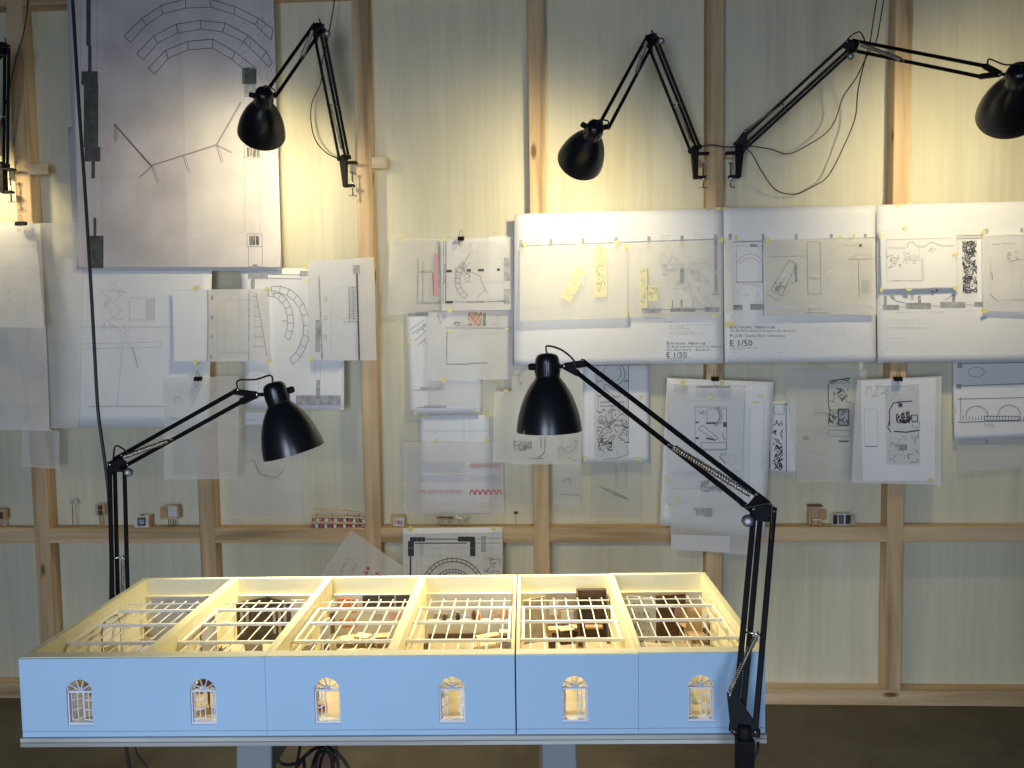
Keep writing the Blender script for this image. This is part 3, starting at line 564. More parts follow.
S.line([(889, 426), (889, 410), (893, 403), (900, 402)], 1.0, 'ink'); S.line([(897, 402), (912, 401)], 1.0, 'ink'); S.fr(898, 403, 902, 407, 'dark'); S.line([(889, 420), (887, 427)], .8, 'ink'); S.scrib(896, 411, 909, 423, 34, 4, 1.1, 'ink'); S.line([(909, 421), (911, 415)], 1.0, 'ink'); S.rect(911, 415, 917, 421, .8, 'ink'); S.rect(912, 422, 919, 427, .5); S.line([(893, 431), (905, 432), (919, 430)], 1.2, 'ink'); S.line([(887, 427), (890, 432)], 1.0, 'ink')
S.rect(864, 409, 877, 446, .4, 'faint'); S.line([(864, 446), (877, 446)], .9, 'pencil'); S.rect(864, 409, 868, 470, .25, 'pale'); S.scrib(888, 433, 918, 462, 40, 5, .6, 'smudge'); S.fr(898, 444, 906, 450, 'smudge'); S.scrib(866, 386, 890, 396, 18, 6, .4, 'smudge'); S.scrib(893, 384, 918, 400, 14, 5, .4, 'faint'); S.rect(886, 395, 892, 400, .4, 'faint'); S.tape(928, 479, 6, 3, 5); S.done()
S = Sheet('tracing_sheet', [(956, 362), (1045, 358), (1045, 464), (956, 471)], -0.006, 'trace', 'tracing sheet at the right edge reaching below the section with two arches', TR, (0.010, 0, 0.002), 'paper'); S.line([(983, 435), (987, 444)], .5, 'ink'); S.done()
S = Sheet('white_drawing', [(953, 361), (1045, 358), (1045, 436), (953, 440)], -0.014, 'paper', 'white section drawing with two low arches, at the right edge under the big plans', WH, (0.010, 0, 0.002))
S.line([(957, 364), (1040, 362)], .8); S.line([(957, 386), (1040, 383)], .8); S.line([(957, 422), (1040, 420)], .8); S.line([(957, 399), (1040, 397)], .7); S.arc(976, 372, 8, 0, 360, .5, ry=5); S.arc(976, 416, 11, 0, 180, 1.0, 'smudge', ry=10); S.arc(1008, 415, 11, 0, 180, 1.0, 'smudge', ry=10)
for i in range(22): S.line([(962+i*3, 420), (962.5+i*3, 416+R.uniform(-1, 1))], .7)
S.rect(983, 416, 1018, 420, .6, 'ink'); S.fr(957, 363, 962, 368, 'smudge'); S.fr(956, 384, 961, 389, 'smudge'); S.line([(960, 397), (960, 421)], .6); S.note(983, 424, 996, 2, 2, 'pencil'); S.tape(953.5, 410, 2.5, 7, 0); S.done()
# --- the three big plans
SUB = ['ARC', 'EN', 'REVE', 'CENTRE', "D'ARCHITECTURE,", 'BORDEAUX']
S = Sheet('plan_sheet', [(514.5, 214), (723.5, 208), (722.5, 363), (514, 366)], YS-0.004, 'paper', 'leftmost of the three big white plan sheets, with yellow blocks on its overlay', 'big titled plan sheets', (0.014, 0.0, 0.002), nn=20)
for i, x in enumerate((521, 551, 583, 616, 649, 682, 715.5)): S.fr(x-1.6, 240-i*.9, x+1.6, 255-i*.9, 'smudge')
S.line([(520, 246), (722, 239)], 1.4, 'smudge'); S.line([(520, 248.5), (722, 241.5)], .5)
for i, x in enumerate((531, 565, 594, 628, 661, 695)): S.note(x, 239-i*.8, x+11, 2, 2.3, 'faint')
S.caps(['EMOTIONAL', 'HERITAGE'], 666, 705, 344.4, 2.6); S.caps(SUB, 666, 721, 347.4, 1.7); S.caps(['PLAN', 'ELECTRICITE', '-', 'ECLAIRAGE'], 666, 709, 350.6, 2.0); S.text('E 1/50', 666, 686, 356.9, 5.0); S.line([(666, 357.8), (691, 357.4)], .3, 'pencil'); S.note(666, 358.6, 690, 1, 1.6, 'pencil', .35, .35); S.note(666, 360.4, 680, 1, 1.6, 'pencil', .35, .35)
S.note(666, 322, 674, 1, 1.6); S.note(669, 325, 712, 1, 1.6, 'faint'); S.note(669, 326.8, 690, 2, 1.8, 'faint'); S.note(669, 332, 694, 1, 1.6, 'faint'); S.note(667, 333.8, 703, 1, 1.6, 'faint'); S.note(667, 336.4, 674, 1, 1.6, 'faint')
S.tape(718, 209, 6, 3, 0); S.line([(707, 211), (712, 208)], .5, 'pencil'); S.done()
S = Sheet('tracing_overlay', [(520, 247), (628, 243), (627, 318), (520, 321)], YS-0.024, 'trace_warm', 'yellowish tracing overlay with two yellow blocks, left half of the lighting plan', 'tracing overlays on the big plans', (0.016, 0, 0.002))
S.fill([(594, 248), (606.5, 247.5), (607, 297), (594, 297.5)], 'yellow_trace', 'yellow_block'); S.fill([(577, 267), (587, 273), (570, 303), (560, 297)], 'yellow_trace', 'slanted_yellow_block')
S.scrib(596, 250, 605, 295, 40, 4, .45, 'smudge'); S.scrib(566, 276, 580, 296, 22, 4, .4, 'faint'); S.fr(549, 250, 552, 255, 'pale'); S.fr(582, 274, 585, 287, 'pale'); S.note(525, 305, 548, 2, 3, 'faint'); S.scrib(528, 252, 545, 272, 10, 3, .5, 'pale')
S.tape(525, 245, 2.5, 6, 0); S.tape(598, 247, 4, 3, 0); S.tape(617, 242, 6, 3, -30); S.tape(625, 247, 3, 6, 0); S.tape(626, 313, 3, 7, 0); S.done()
S = Sheet('tracing_overlay', [(624, 244), (721, 240), (720, 317), (625, 317)], YS-0.018, 'trace_warm', 'tracing overlay with light cone triangles and small yellow blocks, right half of the lighting plan', 'tracing overlays on the big plans', (0.010, 0, 0.002))
S.fill([(640, 268), (648, 268), (648, 308), (640, 308.5)], 'yellow_trace', 'yellow_block'); S.fill([(648, 286), (658, 286), (658, 301), (648, 301.5)], 'yellow_trace', 'yellow_block'); S.scrib(641, 270, 647, 306, 20, 3, .45, 'smudge'); S.line([(647.5, 268), (647.5, 308)], .6); S.scrib(649, 288, 657, 299, 8, 3, .4)
for (x, y, w, h) in ((662, 252, 8, 12), (672, 254, 7, 10), (690, 262, 8, 10), (700, 272, 9, 9), (694, 296, 8, 12), (706, 296, 6, 14), (683, 274, 7, 12), (668, 262, 6, 7)):
    S.line([(x, y), (x+w, y+h), (x-w*.4, y+h)], .4, 'faint', close=True); S.fill([(x, y), (x+.2, y), (x+w, y+h), (x-w*.4, y+h)], 'pale', 'light_cones', .0006)
S.fr(680, 268, 684, 284, 'smudge'); S.fr(714, 240, 717, 295, 'smudge'); S.scrib(655, 258, 715, 300, 46, 4, .5, 'faint'); S.rect(674, 279, 678, 284, .4, 'faint')
S.fr(642, 308, 661, 313, 'smudge'); S.fr(670, 308, 695, 312, 'smudge'); S.fr(704, 307, 718, 312, 'smudge'); S.line([(642, 310), (720, 309)], .5); S.line([(672, 300), (672, 308)], .7); S.fr(680, 300, 682, 308, 'smudge'); S.note(660, 315, 712, 1, 1.6, 'faint'); S.tape(721, 240, 4, 5, 0); S.tape(715, 316, 7, 2.5, -5); S.done()
S = Sheet('plan_sheet', [(723.5, 208), (875.5, 205), (874.5, 362), (724, 362.5)], YS-0.009, 'paper', 'middle one of the three big white plan sheets, with the boldest title', 'big titled plan sheets', (0.012, 0.0, 0.002), nn=20)
for x in (730, 763, 796, 831, 865): S.fr(x-1.4, 234, x+1.4, 240, 'smudge')
S.line([(732, 242), (875, 238)], 1.4, 'smudge'); S.fr(762, 238, 764, 250, 'smudge'); S.fr(762, 265, 764, 283, 'smudge'); S.rect(736, 246, 762, 282, .4, 'pencil'); S.fill([(738, 262), (761, 262), (761, 281), (738, 281)], 'rose', 'rose_floor', .0005) if False else None
S.arc(750, 268, 14, 20, 160, .5, 'rose', ry=14); S.arc(750, 268, 11, 20, 160, .5, 'rose', ry=10); S.line([(736, 282.3), (762, 282)], .7); S.line([(742, 284), (757, 285)], .5, 'rose'); S.fr(732, 305, 742, 310, 'smudge'); S.fr(750, 304, 763, 310, 'smudge'); S.fr(750, 244, 757, 247, 'smudge'); S.scrib(736, 286, 760, 304, 8, 4, .35, 'faint'); S.line([(763, 238), (763, 316)], .5)
S.caps(['EMOTIONAL', 'HERITAGE'], 729.2, 774.7, 328.4, 2.9); S.caps(SUB, 729.2, 795, 331.6, 1.8); S.caps(['PLAN', 'ET', 'COUPES', 'DE', "L'EXPOSITION"], 729.2, 784.5, 336.9, 2.4); S.text('E 1/50', 729.4, 751.5, 345.9, 5.8)
S.note(729, 347.6, 757, 1, 1.6, 'pencil', .4, .4); S.note(729, 349.8, 746, 1, 1.6, 'pencil', .4, .4); S.note(729, 352.5, 740, 1, 1.6, 'faint', .4, .3); S.note(778, 352.4, 780, 1, 1.6, 'faint'); S.note(729, 356.3, 748, 1, 1.6, 'faint', .4, .4); S.scrib(800, 325, 860, 350, 10, 8, .25, 'pale'); S.note(808, 328, 850, 3, 3, 'pale')
S.tape(729, 324, 11, 5, 0); S.tape(724, 209, 4, 3, 0); S.done()
S = Sheet('tracing_roll', [(724.5, 240), (732, 240), (732, 314), (724.5, 315)], YS-0.024, 'trace_warm', 'narrow warm tracing strip curling at the left edge of the middle big plan', 'tracing overlays on the big plans', (0.010, 0.012, 0.001), 'paper'); S.tape(736, 238, 3, 5, 0); S.done()
S = Sheet('tracing_overlay', [(763, 240), (875, 238), (875.5, 315), (763, 316)], YS-0.024, 'trace_warm', 'yellowish tracing overlay with a slanted box and tall measured strip, on the middle big plan', 'tracing overlays on the big plans', (0.014, 0, 0.002))
S.fill([(764, 241), (874, 239), (874, 314), (764, 315)], 'trace_warm', 'second_layer', 0.0008)
S.line([(770, 290), (789, 260), (796, 264), (781, 296)], .6, close=True); S.line([(766, 294), (777, 301)], .6); S.fr(794, 264, 797, 282, 'smudge'); S.line([(778, 288), (785, 277)], .6); S.fr(775, 286, 780, 291, 'smudge'); S.scrib(774, 282, 792, 292, 8, 4, .4)
S.rect(807, 242, 820, 294, .5); S.line([(807, 278), (820, 278)], .5); S.note(809, 279.5, 815, 1); S.line([(803, 313), (827, 313)], .6); S.rect(807, 309, 820, 313, .4); S.note(769, 246, 804, 3, 3.2, 'faint'); S.line([(769, 257), (806, 256)], .5); S.note(828, 245, 842, 3, 2.4, 'faint'); S.note(845, 246, 857, 1); S.fr(859, 244, 861.5, 247, 'dark')
S.rect(853, 255, 869, 259, .5, 'rose'); S.line([(848, 259.5), (874, 259)], .6); S.line([(858, 262), (858, 297)], .6); S.line([(852, 262), (852, 296)], .35, 'faint'); S.rect(860, 280, 870, 293, .4, 'faint')
for i in range(9): S.line([(861, 281+i*1.4), (868, 281+i*1.4)], .35, 'pencil')
S.line([(849, 272), (849, 290)], .3, 'faint'); S.note(864, 272, 867, 3, 2.4, 'faint'); S.scrib(828, 262, 834, 282, 12, 4, .5, 'pale'); S.fr(764, 305, 800, 310, 'pale'); S.fr(806, 305, 870, 309, 'pale'); S.tape(767, 240, 4, 6, 0); S.tape(840, 237, 4, 3, -30); S.tape(853.5, 237, 2.5, 6, 0); S.done()
S = Sheet('plan_sheet', [(876.5, 205), (1048, 200.5), (1048, 361), (876, 362.5)], YS-0.004, 'paper', 'rightmost of the three big white plan sheets, cut off by the right edge', 'big titled plan sheets', (0.014, 0.0, 0.002), nn=20)
S.fr(956, 236, 984, 239, 'pale'); S.line([(956, 236), (985, 235)], .6); S.line([(956, 239), (985, 238)], .6); S.line([(957, 240), (956, 296)], .35, 'faint')
S.scrib(962, 241, 976, 293, 190, 3.2, .6, 'ink'); S.scrib(963, 242, 976, 292, 60, 3, .6, 'pencil'); S.fr(985, 229, 988, 234, 'smudge'); S.fr(1020, 228, 1023, 233, 'smudge')
for q in ((882, 305, 898, 310), (905, 303, 930, 309), (939, 302, 964, 308), (973, 302, 982, 307)): S.fr(*q, 'smudge')
for q in ((883, 296, 886, 305), (917, 296, 920, 304), (951, 295, 954, 303)): S.fr(*q, 'smudge')
S.line([(898, 307), (905, 307)], .4); S.line([(930, 306), (939, 306)], .4); S.line([(964, 305), (973, 305)], .4); S.fill([(889, 295), (893, 296), (895, 301), (891, 299)], 'smudge', 'shaded_marking'); S.line([(895, 301), (904, 303)], .5); S.fr(910, 294, 913, 300, 'faint'); S.line([(926, 289), (942, 288)], .5); S.scrib(930, 289, 937, 295, 6, 3, .5, 'ink'); S.line([(944, 300), (951, 296)], .5)
S.note(895, 312.5, 912, 1, 1.6, 'faint'); S.note(929, 312, 942, 1, 1.6, 'faint'); S.note(964, 311, 974, 1, 1.6, 'faint'); S.note(884, 320, 930, 3, 3.6, 'pale'); S.note(884, 328, 938, 1, 2, 'pale'); S.note(884, 338, 905, 3, 4.5, 'pale'); S.note(884, 349, 896, 1, 2, 'pale')
S.tape(897, 206, 3, 3, 20); S.tape(908, 203.5, 3, 3, 20); S.done()
S = Sheet('tracing_overlay', [(880, 230), (955, 227), (956, 288), (880, 290)], YS-0.018, 'trace_dense', 'tracing overlay with a folded screen and chairs, left side of the rightmost big plan', 'tracing overlays on the big plans', (0.010, 0, 0.002))
S.fill([(881, 231), (954, 228), (955, 287), (881, 289)], 'paper', 'white_layer', 0.0004)
S.line([(886, 240), (952, 238)], .7, 'faint'); S.line([(886, 240), (886, 281), (922, 281)], .4, 'faint'); S.line([(891, 281), (921, 281)], .6); S.fr(888, 247, 906, 249, 'pale'); S.line([(907, 248), (908, 243), (912, 242), (917, 247), (924, 247), (931, 242), (941, 246), (953, 246)], .5); S.line([(886, 257), (893, 255)], .5); S.line([(888, 268), (899, 257), (894, 266)], .6, 'faint', close=True); S.scrib(887, 256, 900, 268, 9, 4, .4); S.scrib(902, 253, 918, 264, 24, 4, .5, 'faint'); S.fr(920, 258, 923, 280, 'pale'); S.line([(918, 240), (919, 262)], .35, 'faint'); S.line([(886, 250), (886, 257)], .6); S.scrib(928, 246, 936, 252, 5, 3, .4)
S.tape(905, 228, 2.5, 6, 10); S.tape(880, 236, 2.5, 6, 0); S.tape(954.5, 254.5, 6, 3, -20); S.tape(880, 290, 2.5, 5, 0); S.tape(907, 290, 5, 2.5, 0); S.tape(954, 288, 4, 5, 30); S.done()
S = Sheet('tracing_overlay', [(982, 234), (1048, 231), (1048, 313), (981, 311)], YS-0.018, 'trace_dense', 'tracing overlay with an empty room outline, cut off by the right picture edge', 'tracing overlays on the big plans', (0.014, 0, 0.002))
S.line([(988, 236), (1048, 235)], .5, 'faint'); S.line([(990, 257), (990, 280)], .7, 'faint'); S.line([(988, 294), (995, 301)], .6); S.line([(995, 301), (1030, 300)], .4, 'faint'); S.rect(1011, 260, 1020, 299, .35, 'faint'); S.line([(1008, 262), (1020, 259)], .6); S.note(992, 244, 1016, 1, 2, 'pencil', .5, 1.0); S.scrib(1007, 252, 1018, 260, 9, 4, .4); S.rect(986, 244, 989, 249, .3, 'faint'); S.line([(1022, 236), (1023, 300)], .4, 'faint'); S.note(999, 304, 1010, 1, 1.6, 'faint'); S.line([(991, 273), (991.5, 280)], .8, 'pencil')
S.tape(983, 232, 3, 5, 20); S.tape(982, 311, 7, 3.5, -20); S.done()
# --- on the rail, lower centre
S = Sheet('white_drawing', [(402.5, 528), (502.5, 527), (503, 650), (404, 650)], YS-0.006, 'paper', 'bold black plan with an arched wall, taped to the rail behind the model', WH, (0.010, 0, 0.001))
S.fill([(404, 534), (501, 532), (501, 640), (405, 640)], 'print', 'drawing_ground', 0.0005)
S.fr(410, 537, 425, 541.5, 'ink'); S.fr(408, 541, 414, 556, 'ink'); S.line([(410.5, 556), (411, 640)], 1.6, 'ink'); S.line([(425, 539), (458, 539)], .9, 'ink'); S.line([(415, 543.2), (467, 543)], 1.0, 'ink'); S.fr(458, 536.5, 475, 541.5, 'ink'); S.fr(470, 541, 475.5, 556, 'ink'); S.line([(475, 539), (501, 538)], .6); S.line([(475, 543), (501, 543)], .6); S.fr(481, 536, 486, 552, 'smudge')
for r, w in ((32, .8), (28.5, .8), (21, .7), (18, .7)): S.arc(453, 590, r, 5, 175, w, 'ink', ry=r)
for a in range(10, 175, 9):
    c, sn = math.cos(math.radians(a)), math.sin(math.radians(a))
    S.line([(453+32*c, 590-32*sn), (453+28.5*c, 590-28.5*sn)], .6, 'ink'); S.line([(453+21*c, 590-21*sn), (453+18*c, 590-18*sn)], .6, 'ink')
for x in (417, 422, 440, 456, 478, 492): S.line([(x, 533), (x, 600)], .3, 'smudge')
for y in (548, 556, 566): S.line([(405, y), (501, y)], .3, 'smudge')
S.scrib(484, 558, 500, 572, 20, 6, .6, 'pencil'); S.fr(419, 543, 424, 555, 'faint'); S.tape(410.5, 529, 5, 5, 45); S.tape(493.5, 528.5, 5, 4, 45); S.done()
S = Sheet('tracing_sheet', [(351, 530), (427, 583), (376, 660), (300, 606)], YS-0.003, 'trace', 'tracing sheet with small red marks hanging by one corner below the rail', TR, (0.010, 0, 0.001))
for (x, y) in ((348, 559), (345, 563), (343, 566), (341, 571), (356, 565), (353, 569), (350, 573)): S.scrib(x-1.5, y-1.5, x+1.5, y+1.5, 5, 2, .6, 'rose')
for (x, y) in ((368, 568.5), (366, 572.5), (377, 573.5)): S.scrib(x-1.5, y-1.5, x+1.5, y+1.5, 8, 2, .9, 'red')
S.line([(354, 546), (360, 550)], .6, 'smudge'); S.line([(351, 553), (357, 555)], .4, 'faint'); S.line([(349, 535), (351, 537)], .9, 'smudge'); S.done()
# ------------------------------------------------------------------ binder clips
def clip(px, py, y, label, w=0.030):
    c = aty(px, py, y); t = thing('binder_clip', label, 'clip', tuple(c), 0, 'black binder clips on the wall')
    b = MB(); x = w/2
    b.prism([(c.x-x, c.y-0.008, c.z-0.007), (c.x-x, c.y+0.006, c.z-0.004), (c.x-x, c.y+0.006, c.z+0.008), (c.x-x, c.y-0.004, c.z+0.008)], (w, 0, 0), 'black'); b.build('clip_body', t)
    for sg, yy in ((-1, -0.0095), (1, 0.0)):
        b = MB(); h = 0.020
        z0 = c.z-0.006 if sg < 0 else c.z+0.008
        b.tube([(c.x-0.006, c.y+yy, z0), (c.x-0.0045, c.y+yy-0.002, z0+sg*h*.7), (c.x-0.004, c.y+yy-0.003, z0+sg*h), (c.x+0.004, c.y+yy-0.003, z0+sg*h), (c.x+0.0045, c.y+yy-0.002, z0+sg*h*.7), (c.x+0.006, c.y+yy, z0)], 0.0009, 'steel', 6); b.build('wire_handle', t)
clip(21, 224, -0.125, 'black binder clip on the curling tracing at the leftmost upright', 0.036)
clip(198, 379, -0.084, 'black binder clip on the tracing at the second upright, behind the lamp arm', 0.026)
clip(461, 239, -0.046, 'black binder clip on the centre tracing with the room plan', 0.022)
clip(715, 379, -0.094, 'black binder clip on the stack at the fifth upright', 0.024)
clip(898, 379, -0.082, 'black binder clip on the ink furniture plan at the sixth upright', 0.026)
# ------------------------------------------------------------------ miniatures standing on the rail
RT = RZ1+0.0004; RY = -0.030
def on_rail(px, name, label, cat='miniature'):
    p = aty(px, 526, RY); p.z = RT
    return p, thing(name, label, cat, tuple(p), 0, 'small models standing on the rail')
def legs(t, p, xs, ys, h, r=0.0012, m='mini_wood'):
    for x in xs:
        for y in ys:
            b = MB(); b.box((p.x+x, p.y+y, p.z+h/2), (r*2, r*2, h), m); b.build('leg', t)
p, t = on_rail(2, 'miniature_house', 'tiny wooden booth on thin legs at the far left end of the rail'); legs(t, p, (-.01, .01), (-.006, .006), .03)
b = MB(); b.box((p.x, p.y, p.z+.048), (.036, .02, .036), 'mini_wood'); b.build('body', t); b = MB(); b.box((p.x+.008, p.y-.011, p.z+.046), (.012, .002, .024), 'mini_dark'); b.build('opening', t)
p, t = on_rail(73, 'miniature_tree', 'tiny silvery tuft on a thin brown stick, left of the black lamp arm')
b = MB(); b.tube([(p.x, p.y, p.z), (p.x+.001, p.y, p.z+.085)], .0012, 'mini_dark', 6); b.tube([(p.x+.010, p.y+.01, p.z), (p.x+.008, p.y+.008, p.z+.085)], .0009, 'mini_wood', 6); b.build('stem', t)
b = MB()
for _ in range(46):
    d = Vector((R.gauss(0, 1), R.gauss(0, 1), R.gauss(0, .6))).normalized(); o = Vector((p.x+R.uniform(-.006, .016), p.y+.004, p.z+.09)); b.bar(o, o+d*R.uniform(.008, .018), .002, .0008, (0, 0, 1), 'card')
b.build('tuft', t)
p, t = on_rail(101, 'miniature_sign', 'tiny wooden panel with dark pictures on stick legs, just left of the lamp arm'); legs(t, p, (-.004, .008), (0, .008), .045)
b = MB(); b.box((p.x, p.y, p.z+.063), (.030, .010, .042), 'mini_wood'); b.build('panel', t)
for k in (0, 1): b = MB(); b.box((p.x+.004, p.y-.006, p.z+.053+k*.019), (.016, .002, .016), 'photo_dark'); b.build('picture', t)
p, t = on_rail(143, 'miniature_box', 'tiny pale box with a dark round drawing, between the lamp rods and the slatted miniature')
b = MB(); b.box((p.x, p.y, p.z+.020), (.052, .026, .040), 'card', None, .001); b.build('body', t)
b = MB(); b.box((p.x+.003, p.y-.0138, p.z+.022), (.030, .0012, .030), 'dark'); b.box((p.x+.003, p.y-.0146, p.z+.022), (.018, .0012, .016), 'smudge'); b.build('picture', t); b = MB(); b.box((p.x+.027, p.y+.004, p.z+.021), (.005, .03, .042), 'mini_wood'); b.build('wooden_side', t); b = MB(); b.tube([(p.x-.004, p.y-.004, p.z+.04), (p.x+.002, p.y-.004, p.z+.046), (p.x+.008, p.y-.004, p.z+.04)], .0016, 'dark', 6); b.build('handle', t)
p, t = on_rail(172, 'miniature_booth', 'tiny wooden booth with two open flaps on thin legs, right of the drawing box'); legs(t, p, (-.008, .010), (-.008, .008), .032, .001, 'mini_dark')
for (x, y, sx, sy, rz) in ((-.026, -.004, .026, .003, .9), (.024, .002, .022, .003, -.9), (0, .010, .044, .003, 0)):
    b = MB(); b.box((p.x+x, p.y+y, p.z+.053), (sx, sy, .046), 'mini_wood' if rz else 'card', Matrix.Rotation(rz, 3, 'Z')); b.build('side_panel', t)
b = MB(); b.box((p.x, p.y, p.z+.077), (.046, .022, .003), 'light_wood'); b.build('roof', t); b = MB(); b.box((p.x, p.y, p.z+.032), (.046, .022, .003), 'light_wood'); b.build('seat', t)
# curved red and white tribune
p, t = on_rail(336, 'miniature_tribune', 'curved wooden tribune with rows of small red and white seats, left of the third upright')
def trib(i, n): a = i/n; return Vector((p.x-.085+.19*a, p.y-.016+.03*a*a, 0))
for lvl, (z, yo) in enumerate(((.020, -.004), (.038, .008), (.054, .020))):
    b = MB()
    for i in range(14):
        a, c = trib(i, 14), trib(i+1, 14); b.bar((a.x, a.y+yo, p.z+z-.012*(i/14)**2), (c.x, c.y+yo, p.z+z-.012*((i+1)/14)**2), .018, .004, (0, 0, 1), 'light_wood')
    b.build('step', t)
    if lvl < 2:
        for i in range(12):
            a = trib(i+.5, 12); b = MB(); b.box((a.x, a.y+yo-.004, p.z+z-.0125-.012*((i+.5)/12)**2), (.0085, .006, .013), 'red' if i % 2 == 0 else 'paper'); b.build('seat_block', t)
b = MB()
for i in (1, 5, 9, 12): a = trib(i, 14); b.box((a.x, a.y+.012, p.z+.022-.006*(i/14)**2), (.003, .024, .040), 'light_wood')
b.build('support', t)
p, t = on_rail(398, 'miniature_box', 'tiny brown box with pink and white front, right of the knot in the third upright')
b = MB(); b.box((p.x, p.y+.008, p.z+.019), (.050, .018, .038), 'mini_wood', None, .001); b.build('body', t); b = MB(); b.box((p.x+.004, p.y-.004, p.z+.016), (.036, .006, .030), 'card'); b.build('front', t)
for k, m in enumerate(('rose', 'red', 'blue_ink')): b = MB(); b.box((p.x-.006+k*.010, p.y-.0078, p.z+.018-k*.002), (.007, .0016, .014), m); b.build('picture', t)
p, t = on_rail(445, 'miniature_bench', 'tiny long bench with a dark slatted top, above the bold black plan'); legs(t, p, (-.022, -.012, .012, .022), (-.005, .005), .024)
b = MB(); b.box((p.x, p.y, p.z+.027), (.060, .016, .004), 'mini_wood'); b.build('seat', t); b = MB(); [b.box((p.x-.026+i*.0065, p.y, p.z+.0305), (.004, .016, .003), 'mini_dark') for i in range(9)]; b.build('slat', t)
p, t = on_rail(462, 'miniature_table', 'tiny pale table with folded white top, right of the slatted bench'); legs(t, p, (-.012, .010), (-.005, .005), .024)
b = MB(); b.box((p.x-.010, p.y, p.z+.030), (.024, .018, .003), 'paper', Matrix.Rotation(.35, 3, 'Y')); b.box((p.x+.010, p.y, p.z+.030), (.022, .018, .003), 'card', Matrix.Rotation(-.3, 3, 'Y')); b.build('table_top', t)
p, t = on_rail(516, 'miniature_tree', 'tiny dark mushroom shaped tree on a stick, left of the fourth upright')
b = MB(); b.tube([(p.x, p.y, p.z), (p.x, p.y, p.z+.045)], .0011, 'mini_wood', 6); b.build('stem', t); b = MB(); b.lathe([(0, .007), (.006, .004), (.009, 0), (.004, -.003), (0, -.003)], (p.x, p.y, p.z+.046), (0, 0, 1), 'mini_dark', 14); b.build('crown', t)
p, t = on_rail(815, 'miniature_booth', 'tiny pinkish wooden booth with a bench in front, left of the sixth upright'); 
b = MB(); b.box((p.x, p.y+.012, p.z+.035), (.044, .004, .070), 'mini_wood'); b.box((p.x-.021, p.y+.004, p.z+.035), (.003, .02, .070), 'mini_wood'); b.build('back_panel', t); b = MB(); b.box((p.x, p.y+.003, p.z+.069), (.048, .024, .004), 'mini_dark'); b.build('roof', t)
b = MB(); b.box((p.x+.030, p.y+.010, p.z+.034), (.030, .003, .036), 'mini_wood', Matrix.Rotation(.4, 3, 'Z')); b.build('side_panel', t); b = MB(); b.box((p.x+.002, p.y-.008, p.z+.022), (.032, .012, .004), 'light_wood'); b.build('bench', t); legs(t, p, (-.010, .014), (-.012, -.004), .020, .0012)
p, t = on_rail(841, 'miniature_screen', 'tiny folding screen of dark printed panels beside the pinkish booth')
for k, (x, rz, m) in enumerate(((-.022, .5, 'photo_dark'), (.000, -.2, 'dark'), (.022, .25, 'photo_dark'))):
    b = MB(); b.box((p.x+x, p.y, p.z+.0205), (.024, .003, .040), 'card', Matrix.Rotation(rz, 3, 'Z')); q = b.build('panel', t)
    b = MB(); b.box((p.x+x-.0025*math.sin(-rz), p.y-.0022, p.z+.0205), (.018, .002, .032), m, Matrix.Rotation(rz, 3, 'Z')); b.build('print', q)
b = MB(); b.box((p.x+.04, p.y, p.z+.017), (.014, .012, .034), 'beige', None, .002); b.build('stand', t)
